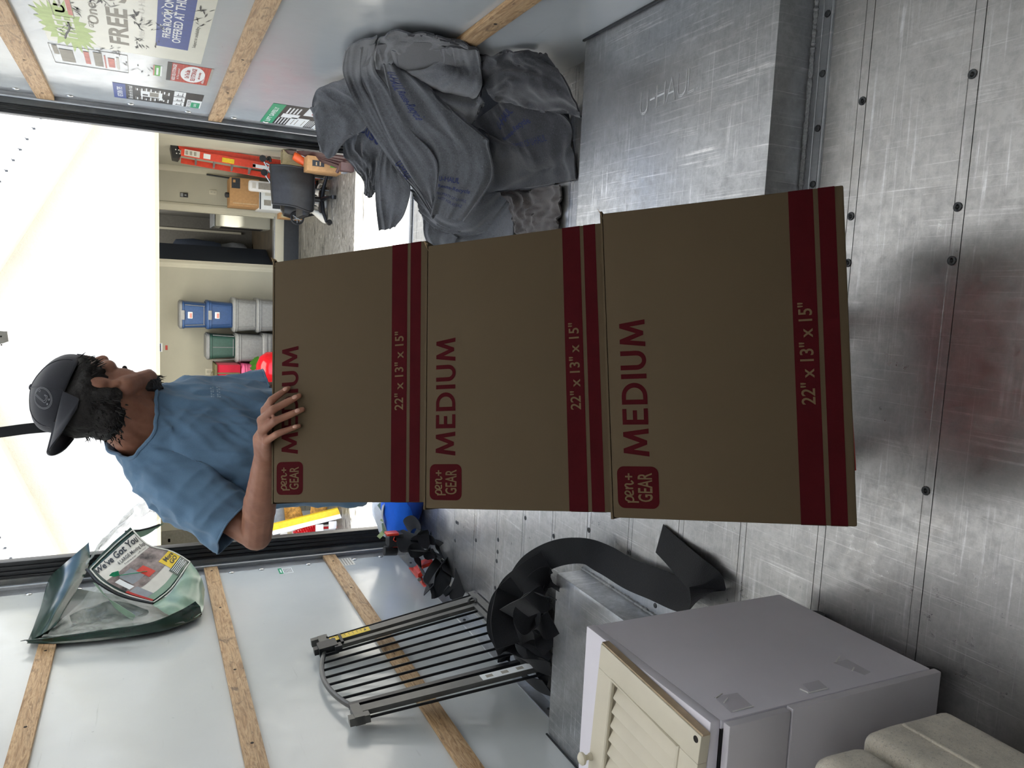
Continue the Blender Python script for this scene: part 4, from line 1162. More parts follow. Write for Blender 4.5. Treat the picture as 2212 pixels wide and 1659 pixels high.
# ------------------------------------------------------------------ things in the back left corner
def corner_tangle():
    Y = 3.9; a = lambda px, py, dy=0.0: aty(px, py, Y + dy)
    L = []
    up = (.1, .3, .9)
    L.append(([a(905, 1195, .12), a(888, 1160, .15), a(880, 1136, .12), a(896, 1128, .05), a(912, 1150, 0), a(918, 1185, .0)], [(.9, .3, .4)] * 6, 44))
    L.append(([a(915, 1178, .05), a(890, 1152, .02), a(872, 1160, -.05), a(880, 1188, -.12), a(915, 1188, -.14), a(950, 1205, -.10)], [(.3, .3, .85)] * 6, 50))
    L.append(([a(942, 1172, -.08), a(968, 1188, -.14), a(988, 1215, -.24), a(996, 1250, -.38), a(982, 1284, -.50), a(962, 1272, -.48)], [(.75, -.2, .6), (.8, -.1, .5), (.75, .1, .55), (.6, .4, .6), (.5, .5, .65), (.5, .5, .65)], 60))
    L.append(([a(884, 1192, -.10), a(915, 1192, -.16), a(945, 1200, -.16), a(965, 1222, -.22)], [(.35, -.1, .9), (.35, -.1, .9), (.45, 0, .85), (.6, .1, .7)], 40))
    L.append(([a(968, 1208, -.16), a(948, 1228, -.26), a(932, 1252, -.36), a(926, 1276, -.44)], [(.7, .1, -.6), (.75, .1, -.6), (.75, .1, -.6), (.7, .2, -.6)], 40))
    L.append(([a(965, 1172, -.02), a(990, 1176, -.08), a(999, 1184, -.12), a(992, 1198, -.12)], [(.2, .2, .95)] * 4, 30))
    L.append(([a(952, 1215, -.14), a(935, 1240, -.28), a(926, 1265, -.38), a(938, 1276, -.44), a(960, 1250, -.34), a(966, 1220, -.2)], [(.6, .6, .4)] * 6, 50))
    L.append(([a(900, 1200, -.05), a(905, 1225, -.12), a(920, 1245, -.2)], [(.8, .3, .4)] * 3, 20))
    L.append(([a(940, 1160, .03), a(948, 1143, .03), a(962, 1146, 0), a(968, 1166, -.03)], [(.4, .8, .4)] * 4, 30))
    L.append(([a(925, 1165, 0), a(945, 1172, -.05), a(960, 1200, -.12), a(968, 1240, -.3)], [(.6, .3, .7)] * 4, 30))
    r = tangle('strap_tangle', 'tangled black webbing straps by the rear left door frame', L, .078)
    p = a(957, 1153, -.03)
    ob('buckle', MB().box(p, (.05, .012, .018), Matrix.Rotation(.5, 3, 'Y'), .003), 'chrome', r)
    ob('strap_end', MB().cyl(a(953, 1208, -.2), a(958, 1212, -.2), .008, .008, 10), 'chrome', r)
    rt = thing('ratchet', 'red strap ratchet lying against the left wall under the black straps', 'ratchet', atx(905, 1248, -1.54))
    R = Matrix.Rotation(.25, 3, 'X')
    q = [atx(883, 1228, -1.575), atx(897, 1228, -1.56), atx(924, 1267, -1.545), atx(915, 1268, -1.56)]
    ob('plate', MB().quad(*q, .006, (1, 0, 0)), 'red_metal', rt)
    q = [atx(893, 1236, -1.545), atx(905, 1230, -1.53), atx(915, 1243, -1.52), atx(903, 1251, -1.54)]
    ob('frame', MB().quad(*q, .03, (1, 0, 0)), 'red_metal', rt)
    ob('handle', MB().quad(atx(900, 1222, -1.50), atx(930, 1210, -1.45), atx(935, 1220, -1.45), atx(905, 1232, -1.50), .02, (1, 0, 0)), 'red_metal', rt)
    ob('spool', MB().cyl(atx(904, 1250, -1.54), atx(906, 1252, -1.49), .010, .010, 12), 'chrome', rt)
    # cordless drill standing on its battery, tipped
    c = aty(865, 1165, 3.88); dr = thing('drill', 'black and red cordless drill in the rear left corner', 'drill', (c.x, 3.88, 0))
    Y2 = 3.88; b = lambda px, py, dy=0.0: aty(px, py, Y2 + dy)
    ob('battery', MB().box(b(852, 1164), (.072, .075, .082), None, .01), 'black', dr)
    ob('battery_trim', MB().box(b(846, 1152, -.012), (.014, .058, .066), None, .005), 'red_metal', dr)
    ob('motor_housing', MB().cyl(b(830, 1190, -.02), b(856, 1189, -.02), .026, .027, 18), 'black', dr)
    ob('chuck', MB().cyl(b(856, 1189, -.02), b(874, 1190, -.02), .025, .021, 16), 'grey_plastic', dr)
    ob('grip', MB().cyl(b(852, 1172), b(900, 1176, .02), .024, .022, 14), 'black', dr)
    ob('clutch_ring', MB().tube([b(848, 1181, -.03), b(866, 1181, -.03)], .006, 8), 'red_metal', dr)
    z = MB(); z.tube([b(852, 1160, -.042), b(850, 1166, -.042), b(855, 1170, -.042), b(858, 1166, -.042)], .0028, 6); ob('scribble', z, 'red_metal', dr)
    # blue bag and the clear bag of papers against the sill
    Yb = 4.22; g = lambda px, py, dy=0.0: aty(px, py, Yb + dy)
    bb = thing('duffel_bag', 'bright blue nylon bag beside the cartons near the rear sill', 'bag', (g(925, 1110).x, Yb, 0))
    lo, hi = g(955, 1150, 0), g(893, 1068, 0)
    def blob(p, r, seed, amp=.012):
        m = MB().ell(p, r, None, 36, 22)
        for v in m.v:
            d = v - Vector(p); q = v * 11 + Vector((seed, 0, 0)); v += d.normalized() * amp * (noise.noise(q) + .6 * (1 - abs(noise.noise(q * 1.7)) * 2)); v.z = max(v.z, .003)
        return m
    cb = g(930, 1090)
    ob('bag_body', blob(Vector((cb.x, Yb, .10)), (.20, .16, .10), 1.0), 'blue_bag', bb)
    ob('bag_end', blob(Vector((cb.x + .06, Yb - .11, .065)), (.13, .06, .06), 2.0, .008), 'blue_dark', bb)
    s = MB(); ribbon(s, [Vector((cb.x - .18, Yb + .02, .16)), Vector((cb.x - .02, Yb - .02, .215)), Vector((cb.x + .14, Yb, .17))], [(.1, 1, 0)] * 3, .03, .003, 24)
    ob('strap', s, 'grey_plastic', bb)
    pb = thing('paper_bundle', 'crumpled clear bag of papers between the blue bag and the door frame', 'bag', (g(878, 1115).x, Yb + .2, 0))
    ob('bag_body', blob(Vector((cb.x - .02, Yb + .20, .10)), (.24, .09, .10), 5.0, .02), 'p_white', pb)
    f = MB()
    rnd = random.Random(4)
    for k in range(16):
        c0 = Vector((cb.x - .02 + rnd.uniform(-.2, .2), Yb + .12 + rnd.uniform(-.02, .04), .08 + rnd.uniform(0, .1)))
        a_ = rnd.uniform(0, 3); u = Vector((math.cos(a_), .1, math.sin(a_))) * .03; w = Vector((-math.sin(a_), -.3, math.cos(a_))) * .012
        f.add([c0 - u - w, c0 + u - w, c0 + u + w, c0 - u + w], [(0, 1, 2, 3)])
    o = ob('paper_scrap', f, 'lime', pb, autosmooth=False); o['kind'] = 'stuff'
corner_tangle()
# ================================================================== stickers and posters on the walls
class Wall:
    """flat print on a side wall: u along the wall towards the viewer's right when read, v up"""
    def __init__(s, x, side): s.x, s.d = x, (-1 if side > 0 else 1)
    def at(s, y, z, o): return Vector((s.x + s.d * o, y, z))
def sheet_rect(root, nm, x, d, y0, y1, z0, z1, o, mat, slant=0.0):
    th = .0004
    q = [(y0, z0), (y1, z0), (y1, z1), (y0, z1)]
    P = [Vector((x + d * o, y, z)) for y, z in q]; m = MB().hexa(P, [p + Vector((d * th, 0, 0)) for p in P])
    return ob(nm, m, mat, root)
def wall_text(root, nm, body, x, d, ya, yb, z0, z1, o, mat, bold=0.0, shear=0.0, sp=1.0):
    """reads from ya to yb, letters stand from z0 up to z1"""
    vs, fs = text2d(body, 1.0, bold, 0, 0, sp, shear); vs = fit(vs, 0, 1, 0, 1)
    m = MB().add([Vector((x + d * o, ya + (yb - ya) * v.x, z0 + (z1 - z0) * v.y)) for v in vs], fs)
    return ob(nm, m, mat, root)
def rw(px, py): p = atx(px, py, XR); return p.y, p.z
# -- the big worn poster (reads from far to near on the right wall)
def poster():
    x, d = XR, -1
    yL = rw(380, 130)[0]; yR = 1.9
    zt, zb = rw(82, 30)[1], rw(455, 60)[1]
    root = thing('poster', 'large faded storage offer poster on the right wall between the wooden slats', 'poster', (x, (yL + yR) / 2, zb))
    base = sheet_rect(root, 'paper', x, d, yR, yL, zb, zt, .0003, 'poster')
    o = .0011
    def Z(px, py): return rw(px, py)[1]
    def Yv(px, py): return rw(px, py)[0]
    blue = sheet_rect(root, 'blue_panel', x, d, Yv(345, 60) - 1.35, Yv(372, 103), Z(416, 55), Z(338, 55), .0009, 'p_blue')
    yl = Yv(372, 103)
    wall_text(root, 'lettering', 'FREE ROOM ONLY', x, d, Yv(357, 80), Yv(357, 80) - .50, Z(368, 75), Z(350, 75), .0016, 'p_white', .02)
    wall_text(root, 'lettering', 'OFFERED AT THIS STORE!', x, d, Yv(382, 92), Yv(382, 92) - .72, Z(393, 70), Z(373, 70), .0016, 'p_white', .02)
    wall_text(root, 'lettering', 'Subject to availability', x, d, Yv(414, 102), Yv(414, 102) - .26, Z(426, 95), Z(416, 95), o, 'p_black')
    wall_text(root, 'lettering', 'FREE', x, d, Yv(255, 94), Yv(255, 94) - .42, Z(277, 60), Z(233, 60), o, 'greyprint', .03)
    wall_text(root, 'lettering', 'STORAGE', x, d, Yv(255, 94) - .48, Yv(255, 94) - 1.35, Z(277, 60), Z(233, 60), o, 'greyprint', .03)
    wall_text(root, 'lettering', 'GET', x, d, Yv(195, 58), Yv(195, 58) - .07, Z(202, 50), Z(191, 50), o, 'greyprint', .02)
    wall_text(root, 'lettering', 'One Month', x, d, Yv(200, 51), Yv(200, 51) - .62, Z(211, 30), Z(187, 30), o, 'greyprint', .02)
    wall_text(root, 'lettering', 'With your U-Haul Truck or Trailer Rental', x, d, Yv(305, 90), Yv(305, 90) - 1.25, Z(317, 60), Z(300, 60), o, 'offwhite', .01)
    # starburst
    cy, cz = rw(141, 57); m = MB(); pts = []
    rnd = random.Random(2)
    for k in range(44):
        a = 2 * math.pi * k / 44; r = (1.0 if k % 2 else .72) * rnd.uniform(.9, 1.12)
        pts.append(Vector((x + d * o, cy + .30 * r * math.cos(a), cz + .085 * r * math.sin(a) - .02 * math.cos(a))))
    m.add(pts + [Vector((x + d * o, cy, cz))], [(k, (k + 1) % 44, 44) for k in range(44)]); ob('starburst', m, 'lime', root)
    wall_text(root, 'lettering', 'FREE', x, d, cy + .13, cy - .12, cz - .03, cz + .03, .0016, 'poster', .0)
    # framed logo box upper right and the framed block lower left
    y0, z1 = rw(116, 31); fr = MB()
    yb_ = y0 - .75; zb2 = Z(157, 25)
    fr.tube([(x + d * o, y0, z1), (x + d * o, yb_, z1), (x + d * o, yb_, zb2), (x + d * o, y0, zb2)], .0012, 4, True); ob('frame_line', fr, 'greyprint', root)
    wall_text(root, 'lettering', 'U-HAUL', x, d, y0 - .04, y0 - .52, Z(140, 20), Z(118, 20), o, 'greyprint', .03)
    sheet_rect(root, 'red_band', x, d, y0 - .6, y0 - .03, Z(156, 20), Z(145, 20), o, 'faded_red')
    y0, z1 = rw(103, 92); y1 = rw(122, 134)[0]; zb3 = Z(275, 120)
    fr = MB().tube([(x + d * o, y0, z1), (x + d * o, y1, z1), (x + d * o, y1, zb3), (x + d * o, y0, zb3)], .0009, 4, True); ob('frame_line', fr, 'greyprint', root)
    ym = (y0 + y1) / 2; w = (y0 - y1)
    for nm, f0, f1, pa, pb, mt in (('photo', .15, .8, 132, 160, 'greyprint'), ('print', .5, .95, 120, 130, 'greyprint'), ('red_band', .2, .85, 182, 193, 'faded_red'), ('print', .15, .9, 202, 220, 'greyprint'), ('red_band', .1, .8, 224, 227, 'faded_red'), ('print', .2, .7, 232, 246, 'faded_red'), ('print', .15, .8, 250, 256, 'offwhite')):
        sheet_rect(root, nm, x, d, y1 + w * f0, y1 + w * f1, Z(pb, 120), Z(pa, 120), o, mt)
    # dark scuffs where the print has been scraped away
    def scuff(seed, cy, cz, ly, lz, n, mat='p_black'):
        rnd = random.Random(seed); m = MB()
        for k in range(n):
            a = Vector((x + d * .0019, cy + rnd.uniform(-ly, ly), cz + rnd.uniform(-lz, lz))); an = rnd.uniform(-.7, .7); L = rnd.uniform(.01, .035)
            u = Vector((0, math.cos(an), math.sin(an))) * L; w_ = Vector((0, -math.sin(an), math.cos(an))) * rnd.uniform(.0012, .0035)
            m.add([a - u, a - w_, a + u, a + w_], [(0, 1, 2, 3)])
        s = ob('scuff', m, mat, root); s['kind'] = 'stuff'
    for k, (px, py, ly, lz, n, mt) in enumerate(((296, 40, .07, .015, 10, 'p_black'), (325, 55, .06, .04, 14, 'p_black'), (318, 95, .07, .04, 14, 'p_black'), (440, 36, .09, .02, 12, 'p_black'), (222, 8, .05, .04, 12, 'p_black'), (232, 105, .06, .04, 12, 'p_black'), (365, 22, .06, .03, 8, 'p_white'), (352, 62, .07, .02, 8, 'p_white'), (300, 150, .10, .05, 12, 'p_black'), (145, 65, .07, .03, 10, 'p_black'), (165, 15, .08, .01, 8, 'p_black'))):
        yy, zz = rw(px, py); scuff(k, yy, zz, ly, lz, n, mt)
    cr_ = MB().tube(spline([atx(px, py, x + d * .002) for px, py in ((147, 48), (150, 58), (148, 66), (143, 74), (141, 82))], 16), .0035, 5); ob('crack', cr_, 'p_black', root)
poster()
def sticker(name, label, corners, paint, wallx=XR, cat='sticker'):
    """corners in photo order: far-top, near-top, near-bottom, far-bottom"""
    P = [atx(px, py, wallx) for px, py in corners]
    y0 = (P[0].y + P[3].y) / 2; y1 = (P[1].y + P[2].y) / 2; z1 = (P[0].z + P[1].z) / 2; z0 = (P[2].z + P[3].z) / 2
    d = -1 if wallx > 0 else 1
    root = thing(name, label, cat, (wallx, (y0 + y1) / 2, z0))
    ya, yb = (y0, y1)                # reading direction: ya -> yb
    def R(nm, u0, u1, v0, v1, mat, o=.0007):
        return sheet_rect(root, nm, wallx, d, ya + (yb - ya) * u0, ya + (yb - ya) * u1, z0 + (z1 - z0) * v0, z0 + (z1 - z0) * v1, o, mat)
    def T(body, u0, u1, v0, v1, mat, bold=.02, o=.0015):
        return wall_text(root, 'lettering', body, wallx, d, ya + (yb - ya) * u0, ya + (yb - ya) * u1, z0 + (z1 - z0) * v0, z0 + (z1 - z0) * v1, o, mat, bold)
    paint(R, T, root); return root
def how_to(R, T, root):
    R('paper', 0, 1, 0, 1, 'p_black'); R('title_band', 0, 1, .865, 1, 'p_blue', .0009); T('RETURN TIPS', .12, .78, .90, .96, 'p_white')
    T('Be safe on the road', .08, .95, .79, .84, 'p_white', .01)
    R('white_box', 0, .55, 0, .17, 'p_white', .0009); R('green_box', .0, .40, .015, .12, 'p_green', .001); T('QUICK', .08, .32, .05, .085, 'p_white')
    T('EZ ACCESS', .0, .5, .125, .16, 'p_black', .01, .0017)
    for k, (u0, u1) in enumerate(((0, .3), (.33, .62), (.66, 1.0))):
        R('diagram', u0, u1, .20, .33, 'p_white', .0009)
        R('diagram_line', u0 + .04, u1 - .06, .23, .238, 'p_black', .0011); R('diagram_line', u0 + .04, u1 - .12, .28, .286, 'p_black', .0011); R('diagram_line', u0 + .05, u0 + .09, .22, .3, 'p_black', .0011)
    rnd = random.Random(8)
    for k in range(16):
        v = .38 + .4 * (k % 8) / 8; u = .06 + rnd.uniform(0, .12) if k < 8 else .62 + rnd.uniform(0, .1)
        R('caption', u, u + rnd.uniform(.12, .25), v, v + .014, 'p_white', .0009); R('caption', u, u + rnd.uniform(.08, .2), v + .022, v + .030, 'greyprint', .0009)
    R('truck_picture', .35, .72, .46, .70, 'p_white', .001); R('truck_side', .40, .69, .50, .60, 'greyprint', .0012); R('truck_window', .42, .52, .62, .68, 'p_black', .0012); R('ramp', .22, .36, .45, .485, 'p_white', .001)
    for k in range(4): R('truck_rib', .44 + .06 * k, .45 + .06 * k, .5, .6, 'p_black', .0014)
sticker('instruction_sticker', 'tall black instruction sticker with a truck diagram by the right door frame', [(242, 202), (246, 170), (436, 212), (432, 240)], how_to)
def storage(R, T, root):
    R('paper', 0, 1, 0, 1, 'p_red'); R('brown_band', 0, 1, .90, 1, 'p_black', .0009); T('NEED SELF-STORAGE?', .05, .95, .80, .88, 'p_white'); T('At This Location!', .15, .75, .72, .77, 'p_white', .01)
    for k in range(9): R('rib_line', 0, 1, .08 + .072 * k, .086 + .072 * k, 'p_orange', .0009)
    m = MB(); ya = root.location.y
    P0 = [atx(px, py, XR) for px, py in ((400, 150), (432, 172))]; cy, cz = (P0[0].y + P0[1].y) / 2, (P0[0].z + P0[1].z) / 2
    m.add([Vector((XR - .0014, cy + .135 * math.cos(t), cz + .047 * math.sin(t))) for t in [2 * math.pi * k / 28 for k in range(28)]], [tuple(range(28))]); ob('oval', m, 'p_white', root)
    wall_text(root, 'lettering', 'On The Site', XR, -1, cy + .07, cy - .07, cz + .012, cz + .03, .0019, 'p_red', .02); wall_text(root, 'lettering', 'SELF STORAGE', XR, -1, cy + .105, cy - .105, cz - .012, cz + .006, .0019, 'p_red', .02); wall_text(root, 'lettering', 'ask us today', XR, -1, cy + .06, cy - .06, cz - .033, cz - .02, .0019, 'p_red', .02)
    T('uhaul.com', .1, .45, .14, .21, 'p_white'); R('grey_edge', 0, 1, 0, .05, 'greyprint', .0009)
sticker('storage_sticker', 'red storage sticker with a white oval below the black instruction sticker', [(357, 172), (364, 133), (462, 149), (451, 185)], storage)
def small_green(R, T, root):
    R('paper', 0, 1, 0, 1, 'p_white'); R('green_band', 0, 1, .2, .85, 'p_leaf', .0009); R('red_edge', 0, 1, .86, 1, 'faded_red', .0009); R('print', .1, .8, .4, .65, 'p_white', .001)
sticker('recycling_sticker', 'small green and white sticker above the red storage sticker', [(329, 164), (333, 140), (351, 143), (349, 162)], small_green)
def lift(R, T, root):
    R('paper', 0, 1, 0, 1, 'p_black'); R('green_band', 0, 1, .84, 1, 'p_green', .0009); T('LIFT SAFELY', .1, .85, .89, .95, 'p_white')
    for u0, u1, v0, v1 in ((.62, .98, .30, .55), (.0, .45, .42, .66), (.0, .45, .08, .30), (.52, 1.0, .0, .2)): R('diagram', u0, u1, v0, v1, 'p_white', .0009)
    R('white_box', .40, .6, .58, .80, 'p_white', .0009)
    for k in range(4): R('caption', .62, .9, .62 + .045 * k, .64 + .045 * k, 'p_white', .0009); R('caption', .03, .38, .68 + .04 * k, .695 + .04 * k, 'p_white', .0009); R('caption', .05, .4, .32 + .025 * k, .33 + .025 * k, 'p_white', .0009)
    R('diagram_line', .7, .9, .40, .46, 'p_red', .0012); R('diagram_line', .66, .78, .38, .44, 'greyprint', .0012)
    for v in (.46, .55, .6, .12, .2): R('diagram_line', .08, .36, v, v + .012, 'greyprint', .0012)
sticker('safety_sticker', 'black lifting safety sticker with a green heading beside the grey blankets', [(567, 256), (592, 219), (745, 248), (722, 290)], lift)
def tiny(R, T, root):
    R('paper', 0, 1, 0, 1, 'p_white'); R('green_end', 0, 1, .72, 1, 'p_green', .0009); R('print', .2, .8, .8, .9, 'p_white', .001)
    for k in range(6): R('caption', .1, .9, .08 + .1 * k, .12 + .1 * k, 'p_black', .001)
sticker('small_sticker', 'small white sticker with a green end on the left wall', [(601, 1240), (602, 1228), (634, 1226), (630, 1238)], tiny, XL)
def tiny2(R, T, root):
    R('paper', 0, 1, 0, 1, 'offwhite')
    for k in range(5): R('caption', .05, .95, .12 + .17 * k, .19 + .17 * k, 'greyprint', .001)
sticker('paper_label', 'small printed paper label on the left wall beside the lowest slat', [(728, 1222), (727, 1206), (764, 1206), (764, 1222)], tiny2, XL)
# ================================================================== grey felt moving blankets heaped along the right wall
def bz(zx, zy, dy=0.0):
    px, py = 650 + zx / 3.386, 50 + zy / 3.386
    y = 2.5 + max(0, 1250 - px) * .0016 + (py - 250) * .0012 + dy
    y = min(y, atx(px, py, XR - .025).y)
    f = atz(px, py, .012)
    if f.y > 0: y = min(y, f.y)
    return aty(px, py, y)
def grid(rows): return [[bz(*((p + (r[0],)) if len(p) == 2 else (p[0], p[1], p[2]))) for p in r[1]] for r in rows]
SH = {}
def sheet(key, rows, amp, freq, seed, du=1.0, dv=.3, nu=44, nv=56):
    s = Sheet(grid(rows), nu, nv).folds(amp, freq, du, dv, seed); SH[key] = s; return s
sheet('A0', [(.10, [(640, 190), (850, 190), (1080, 180)]), (.12, [(690, 300), (860, 340), (1060, 330)]), (.10, [(760, 400), (900, 460), (1100, 520)])], .01, 3, 1)
sheet('A1', [(.02, [(545, 330), (556, 170), (640, 70), (850, 66), (1080, 105), (1285, 185)]), (-.06, [(585, 325), (600, 190), (690, 105), (870, 88), (1075, 118), (1270, 205)]), (-.09, [(620, 310), (650, 230), (725, 155), (890, 140), (1060, 150), (1220, 250)]), (-.03, [(650, 300), (700, 245), (745, 208), (900, 192), (1030, 182), (1110, 300)])], .012, 5, 2, 1.0, .4)
sheet('A2', [(-.02, [(1010, 180), (1120, 165), (1290, 190)]), (-.07, [(1030, 250), (1130, 300), (1315, 300)]), (-.11, [(930, 320), (1150, 390), (1328, 440)]), (-.08, [(800, 340), (1050, 460), (1295, 520)]), (0.0, [(745, 352), (1000, 478), (1245, 540)])], .014, 4, 3)
sheet('B', [(.02, [(745, 352), (1000, 470), (1250, 530), (1328, 450)]), (-.05, [(800, 440), (1030, 560), (1250, 620), (1325, 540)]), (.04, [(900, 560), (1100, 660), (1235, 745), (1290, 630)])], .016, 4, 4)
sheet('C', [(-.03, [(600, 285), (660, 290), (720, 320), (790, 370)]), (-.07, [(650, 470), (760, 470), (900, 490), (1060, 600)]), (-.08, [(750, 700), (900, 690), (1100, 710), (1340, 830)]), (-.09, [(950, 930), (1080, 890), (1240, 910), (1372, 900)]), (-.11, [(1008, 1080), (1120, 1080), (1270, 1080), (1402, 1115)]), (-.13, [(990, 1240), (1090, 1260), (1200, 1280), (1305, 1285)]), (-.12, [(958, 1392), (1040, 1405), (1120, 1428), (1192, 1444)])], .022, 3.3, 5, 1.0, .42, 60, 84)
sheet('D', [(-.01, [(440, 180), (490, 150), (545, 140)]), (-.04, [(435, 350), (490, 340), (545, 330)]), (-.07, [(500, 520), (570, 505), (645, 480)]), (-.09, [(615, 790), (700, 775), (795, 765)]), (-.11, [(760, 1050), (860, 985), (960, 940)]), (-.12, [(900, 1250), (950, 1165), (1008, 1090)]), (-.12, [(985, 1412), (975, 1402), (962, 1388)])], .011, 2.2, 6, 1.0, .6, 24, 80)
sheet('E', [(.03, [(325, 195), (400, 140), (560, 90)]), (.0, [(314, 380), (380, 385), (445, 390)]), (-.03, [(440, 660), (490, 630), (540, 600)]), (-.06, [(600, 930), (640, 890), (680, 850)]), (-.08, [(720, 1100), (760, 1085), (800, 1070)]), (-.10, [(850, 1240), (880, 1245), (910, 1255)]), (-.11, [(975, 1425), (980, 1420), (986, 1412)])], .010, 2.5, 7, 1.0, .8, 20, 80)
sheet('F', [(.10, [(80, 620), (130, 475), (325, 408)]), (.06, [(84, 660), (240, 560), (420, 560)]), (.04, [(108, 770), (290, 700), (490, 745)]), (.06, [(150, 925), (215, 985), (305, 848)])], .015, 3, 8, 1, 1)
sheet('G', [(.10, [(320, 760), (470, 700), (660, 800)]), (.12, [(312, 935), (430, 890), (590, 960)]), (.10, [(385, 1045), (470, 1010), (570, 1060)]), (.08, [(455, 1140), (500, 1120), (548, 1150)]), (.10, [(478, 1245), (512, 1268), (546, 1238)])], .022, 4, 9, 1, .8)
sheet('H', [(.02, [(590, 915), (650, 950), (700, 1020)]), (-.02, [(556, 1060), (650, 1080), (750, 1125)]), (-.01, [(546, 1190), (660, 1210), (800, 1225)]), (.03, [(556, 1350), (650, 1360), (760, 1395)]), (.04, [(578, 1514), (640, 1505), (690, 1488)])], .012, 3, 10, 1, .4)
sheet('I', [(.0, [(1300, 255), (1450, 225), (1600, 205), (1745, 240)]), (-.05, [(1325, 420), (1480, 330), (1700, 320), (1890, 345)]), (-.09, [(1390, 520), (1540, 450), (1800, 470), (2005, 560)]), (-.03, [(1470, 570), (1620, 600), (1850, 650), (2056, 690)])], .02, 4, 11, 1, 1)
sheet('J', [(.02, [(1235, 745), (1380, 640), (1480, 570), (1640, 560)]), (-.01, [(1330, 800), (1480, 845), (1640, 720), (1950, 690)]), (-.05, [(1392, 905), (1560, 930), (1765, 985), (1985, 890)]), (-.03, [(1330, 1060), (1550, 1080), (1830, 1060), (2005, 1000)]), (.02, [(1318, 1228), (1500, 1212), (1865, 1172), (2018, 1140)])], .022, 4, 12, 1, .5)
sheet('K', [(.05, [(800, 1210), (990, 1320), (1180, 1350), (1330, 1200)]), (.08, [(870, 1330), (1050, 1470), (1250, 1450), (1460, 1230)]), (.14, [(900, 1450), (1090, 1545), (1330, 1530), (1565, 1300)]), (.20, [(930, 1640), (1130, 1640), (1400, 1610), (1560, 1560)])], .022, 4, 13, .5, 1)
sheet('N', [(.12, [(905, 1400), (1000, 1470), (1150, 1560)]), (.12, [(900, 1500), (980, 1560), (1120, 1620)]), (.16, [(930, 1640), (1000, 1650), (1110, 1650)])], .014, 3, 14)
sheet('L', [(.05, [(1470, 1240), (1650, 1215), (1910, 1190)]), (.02, [(1530, 1350), (1700, 1330), (1915, 1300)]), (.03, [(1570, 1450), (1720, 1420), (1895, 1430)]), (.05, [(1590, 1550), (1700, 1550), (1900, 1530)])], .028, 4, 15, 1, 1)
sheet('Q', [(.12, [(560, 150), (900, 130), (1250, 230), (1700, 300)]), (.16, [(370, 520), (900, 550), (1400, 600), (1950, 650)]), (.16, [(560, 860), (1000, 950), (1400, 980), (1960, 1000)]), (.16, [(850, 1230), (1050, 1330), (1400, 1260), (1850, 1185)])], .01, 3, 16)
def blanket(label, parts, mat, cat='blanket'):
    mbs = []
    for keys in parts:
        m = MB()
        for k in keys: SH[k].into(m, .006)
        mbs.append(m)
    allv = [v for m in mbs for v in m.v]
    c = sum(allv, Vector()) / len(allv); zmin = min(v.z for v in allv)
    root = thing('moving_blanket', label, cat, (c.x, c.y, zmin), 'moving blankets')
    for i, m in enumerate(mbs): ob('felt_fold', m, mat, root)
    return root
def felt_text(root, key, body, u0, v0, du, dv, size_v, bold=.02, vert=False):
    """ink stamped onto the cloth: text runs along (du, dv) in sheet space"""
    s = SH[key]; vs, fs = text2d(body, 1.0, bold); vs = fit(vs, 0, 1, 0, 1)
    m = MB()
    for v in vs:
        if vert: u, w = u0 + size_v * v.y + du * v.x, v0 + dv * v.x
        else: u, w = u0 + du * v.x, v0 + dv * v.x - size_v * v.y
        m.v.append(s.at(u, w, .0025))
    m.f = [list(f) for f in fs]; m.sm = [False] * len(fs)
    return ob('stamped_print', m, 'ink_blue', root, autosmooth=False)
b1 = blanket('grey felt moving blanket rolled over the top of the heap by the wall', [['A1'], ['A2'], ['B'], ['A0']], 'felt')
b2 = blanket('grey felt moving blanket hanging in a broad stamped fold down the middle of the heap', [['C']], 'felt')
felt_text(b2, 'C', 'U-HAUL', .05, .735, .42, .01, .035); felt_text(b2, 'C', 'Reuse-Recycle', .05, .79, .68, .015, .03); felt_text(b2, 'C', 'PROPERTY OF U-HAUL', .05, .835, .7, .02, .018, .0); felt_text(b2, 'C', 'NOT FOR RESALE', .1, .87, .6, .02, .018, .0)
felt_text(b2, 'C', 'U-HAUL', .10, .06, .02, .12, .25, .02, True); felt_text(b2, 'C', 'Reuse-Recycle', .14, .18, .05, .16, .2, .02, True)
b3 = blanket('grey felt moving blanket falling in two long narrow bands on the left of the heap', [['D'], ['E']], 'felt')
felt_text(b3, 'E', 'U-HAUL', .25, .60, .02, .12, .5, .02, True)
b4 = blanket('grey felt moving blanket bunched at the back with a hanging tongue', [['F'], ['G'], ['H']], 'felt')
felt_text(b4, 'G', 'Reuse', .35, .12, .5, .05, .09)
b5 = blanket('dark grey felt moving blanket slumped next to the wheel well', [['I'], ['J']], 'felt_dark')
felt_text(b5, 'J', 'U-HAUL', .38, .18, .28, -.03, .06); felt_text(b5, 'J', 'Reuse-Recycle', .36, .30, .36, -.02, .06); felt_text(b5, 'J', 'PROPERTY OF U-HAUL', .38, .41, .4, -.02, .04, 0)
b6 = blanket('grey felt moving blanket spread low behind the middle carton', [['K'], ['N']], 'felt')
b7 = blanket('crumpled warm grey felt blanket on the floor beside the wheel well', [['L']], 'felt_brown')
m_ = MB(); SH['Q'].into(m_, .006); ob('felt_fold', m_, 'felt_dark', b6)
